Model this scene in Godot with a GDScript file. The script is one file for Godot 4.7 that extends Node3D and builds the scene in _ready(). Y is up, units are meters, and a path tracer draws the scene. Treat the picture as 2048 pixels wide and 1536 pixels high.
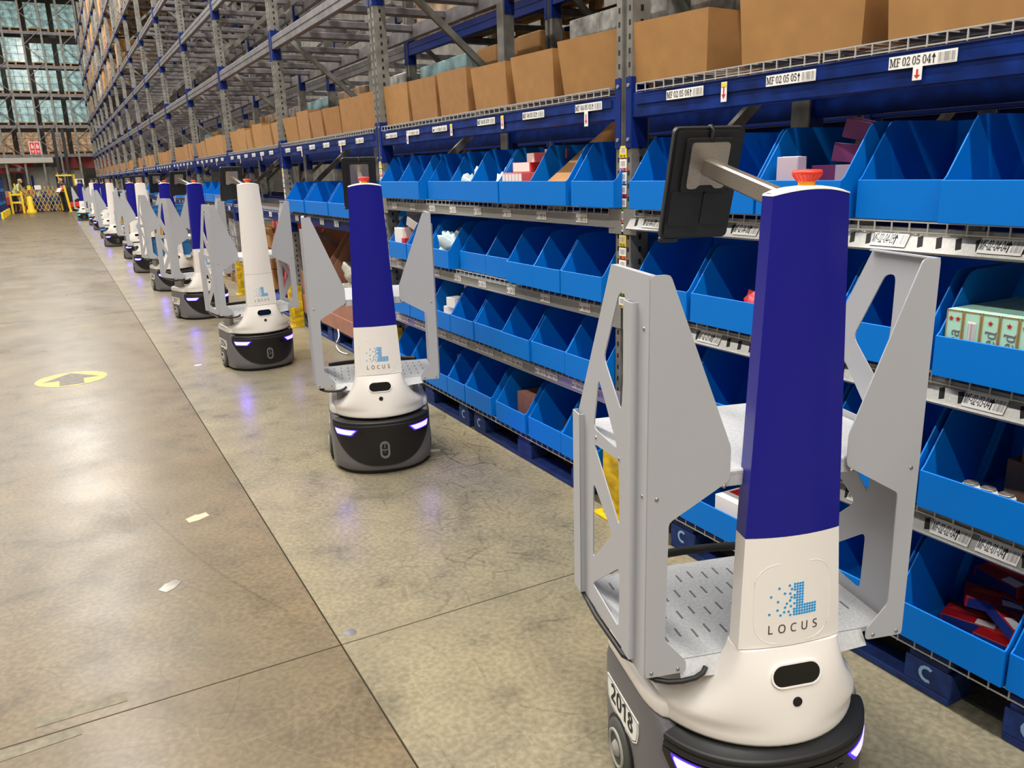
extends Node3D
# A warehouse aisle: a row of picking robots parked in front of a pallet rack.
# x runs across the aisle (the rack on the right starts at x = RX), -z runs down the aisle, y is up.

const RX := 1.993
const BAY := 2.7834
const Z1 := -2.6964
const ORD := ["zeroth", "first", "second", "third", "fourth", "fifth", "sixth", "seventh", "eighth", "ninth", "tenth", "eleventh", "twelfth", "thirteenth", "fourteenth", "fifteenth", "sixteenth", "seventeenth", "eighteenth"]

var M := {}
var T := {}
var taken := {}
var cache := {}
var rng := RandomNumberGenerator.new()


# ---------------------------------------------------------------- geometry collector
class Geo:
	var v := PackedVector3Array()
	var n := PackedVector3Array()
	var uv := PackedVector2Array()
	var col := PackedColorArray()
	var tint := Color.WHITE
	var use_col := false

	func vert(p: Vector3, nn: Vector3, t := Vector2.ZERO) -> void:
		v.append(p)
		n.append(nn)
		uv.append(t)
		if use_col:
			col.append(tint)

	func tri(a: Vector3, b: Vector3, c: Vector3) -> void:   # counter-clockwise seen from outside
		var nn := (b - a).cross(c - a).normalized()
		vert(a, nn)
		vert(c, nn)
		vert(b, nn)

	func tri_n(a: Vector3, b: Vector3, c: Vector3, na: Vector3, nb: Vector3, nc: Vector3) -> void:
		vert(a, na)
		vert(c, nc)
		vert(b, nb)

	func quad(a: Vector3, b: Vector3, c: Vector3, d: Vector3) -> void:
		tri(a, b, c)
		tri(a, c, d)

	func quad_uv(a: Vector3, b: Vector3, c: Vector3, d: Vector3, r := Rect2(0, 0, 1, 1)) -> void:
		var nn := (b - a).cross(c - a).normalized()
		var ta := Vector2(r.position.x, r.end.y)
		var tb := r.end
		var tc := Vector2(r.end.x, r.position.y)
		var td := r.position
		vert(a, nn, ta); vert(c, nn, tc); vert(b, nn, tb)
		vert(a, nn, ta); vert(d, nn, td); vert(c, nn, tc)

	func box(c: Vector3, s: Vector3, b := Basis()) -> void:
		var h := s * 0.5
		var p := []
		for i in 8:
			p.append(c + b * Vector3(h.x if i & 1 else -h.x, h.y if i & 2 else -h.y, h.z if i & 4 else -h.z))
		quad(p[0], p[4], p[6], p[2])
		quad(p[1], p[3], p[7], p[5])
		quad(p[0], p[1], p[5], p[4])
		quad(p[2], p[6], p[7], p[3])
		quad(p[0], p[2], p[3], p[1])
		quad(p[4], p[5], p[7], p[6])

	func bevel_box(c: Vector3, s: Vector3, e: float, b := Basis()) -> void:
		var h := s * 0.5
		var q := h - Vector3(e, e, e)
		var px := func(sx, sy, sz, ax):
			var o := Vector3(sx * q.x, sy * q.y, sz * q.z)
			o[ax] = [sx * h.x, sy * h.y, sz * h.z][ax]
			return c + b * o
		for ax in 3:
			for s0 in [-1.0, 1.0]:
				var u := (ax + 1) % 3
				var w := (ax + 2) % 3
				var pts := []
				for k in [[-1, -1], [1, -1], [1, 1], [-1, 1]]:
					var sg := [0.0, 0.0, 0.0]
					sg[ax] = s0
					sg[u] = k[0]
					sg[w] = k[1]
					pts.append(px.call(sg[0], sg[1], sg[2], ax))
				if s0 > 0:
					quad(pts[0], pts[1], pts[2], pts[3])
				else:
					quad(pts[3], pts[2], pts[1], pts[0])
		for ax in 3:
			var u := (ax + 1) % 3
			var w := (ax + 2) % 3
			for su in [-1.0, 1.0]:
				for sw in [-1.0, 1.0]:
					var g := []
					for sa in [-1.0, 1.0]:
						var sg := [0.0, 0.0, 0.0]
						sg[ax] = sa
						sg[u] = su
						sg[w] = sw
						g.append([px.call(sg[0], sg[1], sg[2], u), px.call(sg[0], sg[1], sg[2], w)])
					if su * sw > 0:
						quad(g[0][0], g[1][0], g[1][1], g[0][1])
					else:
						quad(g[0][1], g[1][1], g[1][0], g[0][0])
		for sx in [-1.0, 1.0]:
			for sy in [-1.0, 1.0]:
				for sz in [-1.0, 1.0]:
					var a: Vector3 = px.call(sx, sy, sz, 0)
					var bb: Vector3 = px.call(sx, sy, sz, 1)
					var cc: Vector3 = px.call(sx, sy, sz, 2)
					if sx * sy * sz > 0:
						tri(a, bb, cc)
					else:
						tri(a, cc, bb)

	# bar of rectangular section between two points
	func bar(a: Vector3, b: Vector3, w: float, h: float, up := Vector3.UP) -> void:
		var d := (b - a).normalized()
		if absf(d.dot(up)) > 0.98:
			up = Vector3.RIGHT
		var s := d.cross(up).normalized()
		var u := s.cross(d).normalized()
		box((a + b) * 0.5, Vector3(w, h, (b - a).length()), Basis(s, u, -d))

	func cyl(a: Vector3, b: Vector3, r: float, sides := 12, r2 := -1.0) -> void:
		if r2 < 0.0:
			r2 = r
		var d := (b - a).normalized()
		var up := Vector3.UP if absf(d.y) < 0.9 else Vector3.RIGHT
		var s := d.cross(up).normalized()
		var u := s.cross(d).normalized()
		for i in sides:
			var t0 := TAU * i / sides
			var t1 := TAU * (i + 1) / sides
			var e0 := s * cos(t0) + u * sin(t0)
			var e1 := s * cos(t1) + u * sin(t1)
			var p0 := a + e0 * r
			var p1 := a + e1 * r
			var p2 := b + e1 * r2
			var p3 := b + e0 * r2
			tri_n(p0, p2, p1, e0, e1, e1)
			tri_n(p0, p3, p2, e0, e0, e1)
			tri(a, p0, p1)
			tri(b, p2, p3)

	func tube(path: Array, r: float, sides := 8) -> void:
		var rings := []
		for i in path.size():
			var d: Vector3 = (path[mini(i + 1, path.size() - 1)] - path[maxi(i - 1, 0)]).normalized()
			var up := Vector3.UP if absf(d.y) < 0.9 else Vector3.RIGHT
			var s := d.cross(up).normalized()
			var u := s.cross(d).normalized()
			var ring := PackedVector3Array()
			for k in sides:
				var t := -TAU * k / sides
				ring.append(path[i] + (s * cos(t) + u * sin(t)) * r)
			rings.append(ring)
		loft(rings, true)
		cap(rings[0], false)
		cap(rings[-1], true)

	# rings run counter-clockwise seen from the far end of the loft; one group number for each column keeps edges crisp between groups
	func loft(rings: Array, closed := true, groups := [], crease := []) -> void:
		var rows := rings.size() - 1
		var cols: int = rings[0].size() if closed else rings[0].size() - 1
		var m: int = rings[0].size()
		var fn := []
		for i in rows:
			var line := PackedVector3Array()
			for j in cols:
				var a: Vector3 = rings[i][j]
				var b: Vector3 = rings[i][(j + 1) % m]
				var c: Vector3 = rings[i + 1][(j + 1) % m]
				var d: Vector3 = rings[i + 1][j]
				line.append(((b - a).cross(c - a) + (c - a).cross(d - a)))
			fn.append(line)
		var nrm := func(i: int, j: int, qi: int, qj: int) -> Vector3:
			var s := Vector3.ZERO
			for ii in [i - 1, i]:
				if ii < 0 or ii >= rows:
					continue
				if ii != qi and crease.has(i):
					continue
				for jj in [j - 1, j]:
					var k: int = jj
					if closed:
						k = posmod(jj, cols)
					elif jj < 0 or jj >= cols:
						continue
					if groups.size() and groups[k] != groups[qj]:
						continue
					s += fn[ii][k].normalized()
			return s.normalized() if s.length() > 1e-6 else fn[qi][qj].normalized()
		for i in rows:
			for j in cols:
				var j2 := (j + 1) % m
				var a: Vector3 = rings[i][j]
				var b: Vector3 = rings[i][j2]
				var c: Vector3 = rings[i + 1][j2]
				var d: Vector3 = rings[i + 1][j]
				var na: Vector3 = nrm.call(i, j, i, j)
				var nb: Vector3 = nrm.call(i, j + 1, i, j)
				var nc: Vector3 = nrm.call(i + 1, j + 1, i, j)
				var nd: Vector3 = nrm.call(i + 1, j, i, j)
				tri_n(a, b, c, na, nb, nc)
				tri_n(a, c, d, na, nc, nd)

	func cap(ring: PackedVector3Array, front: bool) -> void:
		var c := Vector3.ZERO
		for p in ring:
			c += p
		c /= ring.size()
		for j in ring.size():
			var a := ring[j]
			var b := ring[(j + 1) % ring.size()]
			if front:
				tri(c, a, b)
			else:
				tri(c, b, a)

	func lathe(profile: Array, sides := 24, at := Vector3.ZERO, b := Basis()) -> void:   # profile of (radius, height), from the bottom up
		var rings := []
		for p in profile:
			var ring := PackedVector3Array()
			for k in sides:
				var t := -TAU * k / sides
				ring.append(at + b * Vector3(cos(t) * p.x, p.y, sin(t) * p.x))
			rings.append(ring)
		loft(rings, true)
		if profile[0].x > 1e-4:
			cap(rings[0], false)
		if profile[-1].x > 1e-4:
			cap(rings[-1], true)

	# a flat plate: the outline (and holes) lie in the local xy plane of tr, the thickness runs along its z
	func plate(outline: PackedVector2Array, tr: Transform3D, depth: float, holes := []) -> void:
		var o := outline.duplicate()
		if Geometry2D.is_polygon_clockwise(o):
			o.reverse()
		var loops := [o]
		var all := o.duplicate()
		for hh in holes:
			var h: PackedVector2Array = hh.duplicate()
			if not Geometry2D.is_polygon_clockwise(h):
				h.reverse()
			loops.append(h)
			var best := 1e9
			var bi := 0
			var bj := 0
			for i in all.size():
				for j in h.size():
					var dd := all[i].distance_squared_to(h[j])
					if dd < best:
						best = dd
						bi = i
						bj = j
			var nw := PackedVector2Array()
			for i in bi + 1:
				nw.append(all[i])
			for j in h.size() + 1:
				nw.append(h[(bj + j) % h.size()])
			for i in range(bi, all.size()):
				nw.append(all[i])
			all = nw
		var idx := Geometry2D.triangulate_polygon(all)
		var up := Vector3(0, 0, depth * 0.5)
		for i in range(0, idx.size(), 3):
			var a := all[idx[i]]
			var b := all[idx[i + 1]]
			var c := all[idx[i + 2]]
			if (b - a).cross(c - a) < 0:
				var t := b
				b = c
				c = t
			var a3 := Vector3(a.x, a.y, 0)
			var b3 := Vector3(b.x, b.y, 0)
			var c3 := Vector3(c.x, c.y, 0)
			tri(tr * (a3 + up), tr * (b3 + up), tr * (c3 + up))
			tri(tr * (a3 - up), tr * (c3 - up), tr * (b3 - up))
		for l in loops:
			for i in l.size():
				var a: Vector2 = l[i]
				var b: Vector2 = l[(i + 1) % l.size()]
				var a3 := Vector3(a.x, a.y, 0)
				var b3 := Vector3(b.x, b.y, 0)
				quad(tr * (a3 - up), tr * (b3 - up), tr * (b3 + up), tr * (a3 + up))

	func mesh() -> ArrayMesh:
		var arr := []
		arr.resize(Mesh.ARRAY_MAX)
		arr[Mesh.ARRAY_VERTEX] = v
		arr[Mesh.ARRAY_NORMAL] = n
		arr[Mesh.ARRAY_TEX_UV] = uv
		if use_col:
			arr[Mesh.ARRAY_COLOR] = col
		var am := ArrayMesh.new()
		am.add_surface_from_arrays(Mesh.PRIMITIVE_TRIANGLES, arr)
		return am


# ---------------------------------------------------------------- scene helpers
func numbered(called: String) -> String:
	var k: int = taken.get(called, 0)
	taken[called] = k + 1
	return called if k == 0 else "%s_%03d" % [called, k]


func tag(o: Node, label: String, category: String, group := "", kind := "") -> void:
	o.set_meta("label", label)
	if category:
		o.set_meta("category", category)
	if group:
		o.set_meta("group", group)
	if kind:
		o.set_meta("kind", kind)


func thing(called: String, label: String, category: String, at := Vector3.ZERO, turn := 0.0, group := "") -> Node3D:
	var o := Node3D.new()
	o.name = numbered(called)
	add_child(o)
	o.position = at
	o.rotation.y = turn
	tag(o, label, category, group)
	return o


func part(g, called: String, m: Material, parent: Node, at := Vector3.ZERO, turn := Vector3.ZERO) -> MeshInstance3D:
	var o := MeshInstance3D.new()
	o.mesh = g.mesh() if g is Geo else g
	o.material_override = m
	o.name = called
	parent.add_child(o, true)
	o.position = at
	o.rotation = turn
	return o


func single(g, called: String, m: Material, label: String, category: String, at := Vector3.ZERO, turn := 0.0, group := "") -> MeshInstance3D:
	var o := part(g, numbered(called), m, self, at, Vector3(0, turn, 0))
	tag(o, label, category, group)
	return o


func copy(o: Node3D, at: Vector3, turn: float, label: String, group := "") -> Node3D:
	var c: Node3D = o.duplicate()
	c.name = numbered(o.name.rstrip("_0123456789"))
	add_child(c)
	c.position = at
	c.rotation.y = turn
	c.set_meta("label", label)
	if group:
		c.set_meta("group", group)
	return c


func structure(g, called: String, m: Material) -> MeshInstance3D:
	var o := part(g, called, m, self)
	o.set_meta("kind", "structure")
	return o


func mat(key: String, c: Color, rough := 0.6, metal := 0.0, tex := "", scale := 1.0) -> StandardMaterial3D:
	var m := StandardMaterial3D.new()
	m.albedo_color = c
	m.roughness = rough
	m.metallic = metal
	if tex:
		m.albedo_texture = T[tex]
		m.uv1_triplanar = true
		m.uv1_scale = Vector3.ONE * scale
	M[key] = m
	return m


func rgb(r: int, g: int, b: int) -> Color:
	return Color8(r, g, b)


func noise_tex(freq: float, lo: float, hi: float, octaves := 4, kind := FastNoiseLite.TYPE_SIMPLEX_SMOOTH, sd := 1, size := 512) -> NoiseTexture2D:
	var f := FastNoiseLite.new()
	f.noise_type = kind
	f.frequency = freq
	f.seed = sd
	f.fractal_octaves = octaves
	var t := NoiseTexture2D.new()
	t.width = size
	t.height = size
	t.seamless = true
	t.noise = f
	var r := Gradient.new()
	r.set_color(0, Color(lo, lo, lo))
	r.set_color(1, Color(hi, hi, hi))
	t.color_ramp = r
	return t


func text_mesh(s: String, h: float, depth := 0.0012, font := "Droid Sans", weight := 400) -> TextMesh:
	var t := TextMesh.new()
	var f := SystemFont.new()
	f.font_names = PackedStringArray([font])
	f.font_weight = weight
	t.font = f
	t.font_size = 32
	t.pixel_size = h / 23.0
	t.depth = depth
	t.curve_step = 1.5
	t.text = s
	return t


# ---------------------------------------------------------------- scene
func _ready() -> void:
	rng.seed = 20
	var cam := Camera3D.new()
	cam.name = "camera"
	add_child(cam)
	cam.position = Vector3(0, 1.5, 0)
	cam.rotation = Vector3(-0.260192, -0.496110, -0.030377)
	cam.fov = 50.79
	cam.near = 0.05
	cam.far = 200.0
	cam.current = true
	var we := WorldEnvironment.new()
	we.name = "environment"
	var env := Environment.new()
	env.background_mode = Environment.BG_COLOR
	env.background_color = Color(0, 0, 0)
	env.ambient_light_source = Environment.AMBIENT_SOURCE_DISABLED
	env.tonemap_mode = Environment.TONE_MAPPER_LINEAR
	env.tonemap_exposure = 1.14
	env.sdfgi_enabled = true
	env.ssao_enabled = true
	env.ssil_enabled = true
	we.environment = env
	add_child(we)
	textures()
	materials()
	ceiling_lights()
	hall()
	racks()
	bins()
	beam_cartons()
	robots()
	bin_contents()
	bay_goods()
	upper_goods()
	end_of_aisle()
	floor_bits()


func ceiling_lights() -> void:
	# rows of linear high-bay fittings: one over this aisle, one over the next aisle behind the racks
	var g := Geo.new()
	g.bevel_box(Vector3(0, 0.05, 0), Vector3(0.34, 0.1, 3.7), 0.01)
	var body := g.mesh()
	var d := Geo.new()
	d.box(Vector3(0, -0.006, 0), Vector3(0.28, 0.012, 3.6))
	var diffuser := d.mesh()
	var rod := Geo.new()
	rod.cyl(Vector3(0, 0.1, -1.4), Vector3(0, 3.2, -1.4), 0.008, 6)
	rod.cyl(Vector3(0, 0.1, 1.4), Vector3(0, 3.2, 1.4), 0.008, 6)
	var hang := rod.mesh()
	var place := 0
	for row in [[-0.4, LIGHT_MAIN, "above the robot aisle"], [-4.9, LIGHT_LEFT, "above the open floor on the left"], [6.9, LIGHT_NEXT, "above the aisle behind the rack"]]:
		for k in 12:
			place += 1
			var o := thing("high_bay_light", "white linear light %s, %s from the camera end" % [row[2], ORD[k + 1]], "light", Vector3(row[0], 10.4, 9.5 - 4.3 * k), 0.0, "high bay lights %s" % row[2])
			part(body, "housing", M.white_paint, o)
			part(diffuser, "lamp_diffuser", M.lamp_glow, o)
			part(hang, "hanger", M.galv, o)
			var l := AreaLight3D.new()
			l.name = "lamp_light"
			l.area_size = Vector2(0.28, 3.6)
			l.light_color = Color(1.0, 0.985, 0.96)
			l.light_energy = row[1]
			l.area_range = 60.0
			l.shadow_enabled = true
			o.add_child(l)
			l.position = Vector3(0, -0.03, 0)
			l.rotation = Vector3(-PI / 2, 0, 0)

	for k in 5:  # lamps added above the view to brighten the aisle end
		var o := thing("added_far_light", "added white linear light, out of view, brightening the far end, %s from the left" % ORD[k + 1], "light", Vector3(-7.0 + 3.9 * k, 13.0, -44.8), PI / 2, "added lights brightening the far end")
		part(body, "housing", M.white_paint, o)
		part(diffuser, "lamp_diffuser", M.lamp_glow, o)
		var l := AreaLight3D.new()
		l.name = "lamp_light"
		l.area_size = Vector2(0.28, 3.6)
		l.light_color = Color(1.0, 0.985, 0.96)
		l.light_energy = LIGHT_MAIN
		l.area_range = 60.0
		l.shadow_enabled = true
		o.add_child(l)
		l.position = Vector3(0, -0.03, 0)
		l.rotation = Vector3(-PI / 2, 0, 0)


const LIGHT_MAIN := 40.0
const LIGHT_LEFT := 26.0
const LIGHT_NEXT := 18.0


func textures() -> void:
	T.fine = noise_tex(0.09, 0.86, 1.0, 3, FastNoiseLite.TYPE_SIMPLEX_SMOOTH, 3)
	T.blotch = noise_tex(0.012, 0.72, 1.0, 5, FastNoiseLite.TYPE_SIMPLEX_SMOOTH, 8)
	T.card = noise_tex(0.03, 0.9, 1.0, 5, FastNoiseLite.TYPE_VALUE, 5)
	T.spangle = noise_tex(0.05, 0.70, 1.0, 2, FastNoiseLite.TYPE_CELLULAR, 9)
	T.wrap = noise_tex(0.018, 0.55, 1.0, 4, FastNoiseLite.TYPE_SIMPLEX, 12)
	T.crease = noise_tex(0.03, 0.78, 1.0, 3, FastNoiseLite.TYPE_CELLULAR, 13)
	T.worn = noise_tex(0.014, 0.6, 1.0, 5, FastNoiseLite.TYPE_SIMPLEX, 14)
	T.rough = noise_tex(0.01, 0.55, 1.0, 5, FastNoiseLite.TYPE_SIMPLEX_SMOOTH, 17)
	T.barcode = ImageTexture.create_from_image(barcode_image(false))
	T.code_label = ImageTexture.create_from_image(barcode_image(true))
	T.floor_near = ImageTexture.create_from_image(floor_image(1536, 4, true))
	T.floor_far = ImageTexture.create_from_image(floor_image(768, 9, false))


func barcode_image(with_text: bool) -> Image:
	# a printed label: bars, and where it is too small to read a line of character blocks
	var im := Image.create(160, 64, false, Image.FORMAT_RGB8)
	im.fill(Color(0.93, 0.92, 0.9))
	var r := RandomNumberGenerator.new()
	r.seed = 31
	var x := 6
	while x < 154:
		var w := r.randi_range(1, 4)
		im.fill_rect(Rect2i(x, 20 if with_text else 4, mini(w, 154 - x), 38 if with_text else 56), Color(0.08, 0.08, 0.09))
		x += w + r.randi_range(2, 5)
	if with_text:
		im.fill_rect(Rect2i(0, 20, 26, 44), Color(0.93, 0.92, 0.9))
		im.fill_rect(Rect2i(6, 26, 14, 28), Color(0.1, 0.1, 0.1))
		for k in 5:
			im.fill_rect(Rect2i(12 + 30 * k, 7, 9, 6), Color(0.12, 0.12, 0.13))
	return im


func floor_image(n: int, sd: int, near: bool) -> Image:
	# worn power-floated concrete: colour patches, speckle, scuffs, and the black tyre smears beside the second robot
	var f := FastNoiseLite.new()
	f.seed = sd
	f.fractal_octaves = 4
	f.frequency = 3.0 / n
	var low := f.get_seamless_image(n, n)
	f.seed = sd + 1
	f.frequency = 18.0 / n
	f.fractal_octaves = 5
	var mid := f.get_seamless_image(n, n)
	f.seed = sd + 2
	f.frequency = 200.0 / n
	f.fractal_octaves = 3
	var fin := f.get_seamless_image(n, n)
	low.convert(Image.FORMAT_L8)
	mid.convert(Image.FORMAT_L8)
	fin.convert(Image.FORMAT_L8)
	var a := low.get_data()
	var b := mid.get_data()
	var c := fin.get_data()
	var dark := PackedFloat32Array()
	dark.resize(n * n)
	var r := RandomNumberGenerator.new()
	r.seed = sd + 40
	var px := n / 5.12
	# scuffs and scratches: short, mostly across the aisle or along it
	for k in 2600 if near else 900:
		var p := Vector2(r.randf() * n, r.randf() * n)
		var ang := r.randfn(0.5, 0.5) if r.randf() < 0.7 else r.randf() * TAU
		var bend := r.randfn(0.0, 0.012)
		var s := r.randf_range(-0.10, 0.11)
		for i in int(r.randf_range(0.02, 0.35) * px):
			var xi := posmod(int(p.x), n)
			var yi := posmod(int(p.y), n)
			dark[yi * n + xi] += s
			p += Vector2(cos(ang), sin(ang))
			ang += bend
	if near:
		# tyre smears, world (x, z) to pixels: u = x / 5.12 + 0.5, v = z / 5.12 + 1
		for k in 420:
			var w := Vector2(r.randfn(1.74, 0.16), r.randfn(-4.05, 0.42))
			if k > 170:
				w = Vector2(r.randfn(1.45, 0.28), r.randfn(-2.7, 0.5))
			var p := Vector2((w.x / 5.12 + 0.5) * n, (w.y / 5.12 + 1.0) * n)
			var ang := r.randf() * TAU
			var bend := r.randfn(0.0, 0.02)
			var s := r.randf_range(0.05, 0.32) * (1.0 if k <= 170 else 0.6)
			var wide := r.randi_range(1, 4)
			for i in int(r.randf_range(0.03, 0.2) * px):
				for q in wide:
					var xi := posmod(int(p.x - sin(ang) * q), n)
					var yi := posmod(int(p.y + cos(ang) * q), n)
					dark[yi * n + xi] += s * 0.5
				p += Vector2(cos(ang), sin(ang))
				ang += bend
		# the long curved tyre line left of the joint
		for q in 3:
			for i in 700:
				var t := i / 699.0
				var w := Vector2(lerpf(0.02, 0.5, t), -4.6 + 1.9 * t + 0.25 * sin(t * 3.0)) + Vector2(q * 0.004, 0)
				var xi := posmod(int((w.x / 5.12 + 0.5) * n), n)
				var yi := posmod(int((w.y / 5.12 + 1.0) * n), n)
				dark[yi * n + xi] += 0.06
	var out := PackedByteArray()
	out.resize(n * n * 3)
	for i in n * n:
		var l := a[i] / 255.0 - 0.5
		var m := b[i] / 255.0 - 0.5
		var e := c[i] / 255.0 - 0.5
		var lum := 0.90 + 0.08 * l + 0.13 * m + 0.24 * e - dark[i]
		if m < -0.17:
			lum += (m + 0.17) * 0.35   # ground-in dirt patches
		var tw := 0.03 * l + 0.015 * m
		out[i * 3] = clampi(int(255.0 * lum * (0.985 + tw)), 20, 255)
		out[i * 3 + 1] = clampi(int(255.0 * lum * 0.965), 20, 255)
		out[i * 3 + 2] = clampi(int(255.0 * lum * (0.90 - tw * 1.4)), 18, 255)
	var im := Image.create_from_data(n, n, false, Image.FORMAT_RGB8, out)
	im.generate_mipmaps()
	return im


func materials() -> void:
	mat("white_paint", rgb(225, 225, 220), 0.5)
	var lg := mat("lamp_glow", rgb(255, 250, 240), 0.5)
	lg.emission_enabled = true
	lg.emission = Color(1.0, 0.95, 0.85)
	lg.emission_energy_multiplier = 3.0
	mat("galv", rgb(168, 167, 162), 0.36, 0.4, "fine", 2.0)
	mat("galv_dull", rgb(140, 137, 130), 0.5, 0.25, "blotch", 1.2)
	mat("zinc_wire", rgb(196, 195, 190), 0.35, 0.4)
	mat("beam_grey", rgb(128, 124, 127), 0.5, 0.15, "blotch", 1.0)
	mat("rack_blue", rgb(16, 42, 118), 0.45, 0.0, "fine", 2.0)
	mat("rack_blue_worn", rgb(13, 50, 132), 0.42, 0.0, "worn", 0.9)
	M.rack_blue.metallic_specular = 0.3
	M.rack_blue_worn.metallic_specular = 0.3
	mat("hole", rgb(14, 14, 15), 0.8)
	mat("bin_blue", rgb(0, 110, 200), 0.45)
	M.bin_blue.metallic_specular = 0.3
	mat("card", rgb(170, 124, 70), 0.8, 0.0, "card", 1.3)
	mat("card_dark", rgb(160, 114, 64), 0.8, 0.0, "card", 1.7)
	mat("card_pink", rgb(178, 124, 100), 0.78, 0.0, "card", 1.1)
	mat("tape", rgb(178, 160, 128), 0.4)
	mat("label_white", rgb(236, 234, 230), 0.55)
	mat("ink", rgb(20, 20, 22), 0.6)
	mat("red", rgb(205, 40, 42), 0.45)
	mat("yellow", rgb(238, 196, 12), 0.5, 0.0, "worn", 0.8)
	mat("yellow_plain", rgb(245, 208, 40), 0.5)
	mat("orange", rgb(240, 120, 40), 0.5)
	mat("green", rgb(120, 170, 60), 0.5)
	mat("sky_label", rgb(150, 190, 230), 0.5)
	mat("pink_label", rgb(240, 130, 130), 0.5)
	mat("pallet_blue", rgb(26, 62, 138), 0.75, 0.0, "worn", 1.4)
	mat("wood", rgb(176, 140, 98), 0.8, 0.0, "blotch", 2.0)
	# robots
	mat("shell_white", rgb(232, 226, 220), 0.32)
	mat("mast_navy", rgb(30, 30, 132), 0.25)
	M.mast_navy.metallic_specular = 0.3
	mat("base_grey", rgb(104, 102, 106), 0.5)
	mat("base_black", rgb(18, 18, 21), 0.3)
	mat("black", rgb(26, 26, 27), 0.5)
	mat("tyre", rgb(70, 70, 66), 0.75)
	mat("hub", rgb(150, 148, 142), 0.5)
	mat("wing_grey", rgb(172, 173, 178), 0.45)
	mat("shelf_grey", rgb(198, 199, 200), 0.4, 0.0, "fine", 2.0)
	mat("steel", rgb(190, 182, 172), 0.32, 0.85, "fine", 4.0)
	mat("estop_red", rgb(232, 62, 44), 0.4)
	mat("estop_yellow", rgb(250, 170, 30), 0.45)
	mat("logo_blue", rgb(30, 150, 214), 0.5)
	mat("logo_text", rgb(74, 58, 62), 0.5)
	mat("lens", rgb(12, 13, 15), 0.08)
	glow("eye_violet", Color(0.72, 0.66, 1.0), 1.5)
	glow("eye_rim", Color(0.30, 0.16, 1.0), 0.9)
	glow("eye_cyan", Color(0.1, 0.85, 1.0), 2.2)
	glow("eye_azure", Color(0.1, 0.4, 1.0), 2.2)
	mat("tote_blue", rgb(40, 112, 172), 0.5)
	# the hall
	var fl := mat("slab_left", rgb(120, 109, 94), 0.36)
	fl.albedo_texture = T.floor_near
	var fr := mat("slab_right", rgb(142, 136, 121), 0.38)
	fr.albedo_texture = T.floor_near
	for m in [fl, fr]:
		m.roughness_texture = T.rough
		m.roughness = 0.43
		m.metallic_specular = 0.25
		m.texture_filter = BaseMaterial3D.TEXTURE_FILTER_LINEAR_WITH_MIPMAPS_ANISOTROPIC
	var ff: StandardMaterial3D = fl.duplicate()
	ff.albedo_texture = T.floor_far
	M.slab_left_far = ff
	var fg: StandardMaterial3D = fr.duplicate()
	fg.albedo_texture = T.floor_far
	M.slab_right_far = fg
	mat("joint", rgb(84, 74, 58), 0.9, 0.0, "fine", 3.0)
	mat("ceiling_dark", rgb(92, 82, 72), 0.9, 0.0, "blotch", 0.2)
	mat("wall", rgb(150, 146, 138), 0.85, 0.0, "blotch", 0.2)
	# goods
	mat("wrap_cyan", rgb(176, 214, 216), 0.16, 0.0, "wrap", 0.3)  # blotches in the colour imitate highlights on the film
	mat("wrap_white", rgb(226, 224, 216), 0.24, 0.0, "wrap", 0.5)
	mat("wrap_grey", rgb(186, 178, 166), 0.22, 0.0, "wrap", 0.5)
	mat("carton_tan", rgb(200, 164, 128), 0.5, 0.0, "wrap", 0.4)
	mat("carton_red", rgb(160, 52, 50), 0.5)
	mat("pack_pink", rgb(226, 96, 90), 0.4)
	mat("pack_white", rgb(228, 222, 216), 0.45)
	mat("pack_mint", rgb(168, 212, 190), 0.4)
	mat("pack_gold", rgb(176, 140, 84), 0.4, 0.3)
	mat("pack_red", rgb(176, 26, 32), 0.4)
	mat("pack_navy", rgb(34, 44, 110), 0.4)
	mat("pack_purple", rgb(120, 52, 104), 0.4)
	mat("pack_lilac", rgb(196, 178, 192), 0.4)
	mat("pack_brown", rgb(128, 92, 60), 0.7, 0.0, "card", 3.0)
	mat("film", rgb(168, 184, 188), 0.15)
	mat("bag_white", rgb(240, 236, 222), 0.3, 0.0, "crease", 1.5)
	mat("skin", rgb(196, 140, 112), 0.6)
	mat("gate_yellow", rgb(226, 196, 84), 0.5)
	mat("red_panel", rgb(214, 28, 32), 0.3)
	mat("panel_grey", rgb(176, 170, 158), 0.7)
	mat("sticker_yellow", rgb(190, 166, 40), 0.5, 0.0, "blotch", 2.0)
	mat("sticker_grey", rgb(104, 96, 82), 0.6, 0.0, "blotch", 3.0)
	mat("tape_worn", rgb(120, 110, 86), 0.6, 0.0, "blotch", 4.0)


func glow(key: String, c: Color, e: float) -> void:
	var m := mat(key, c, 0.3)
	m.emission_enabled = true
	m.emission = c
	m.emission_energy_multiplier = e


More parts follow.
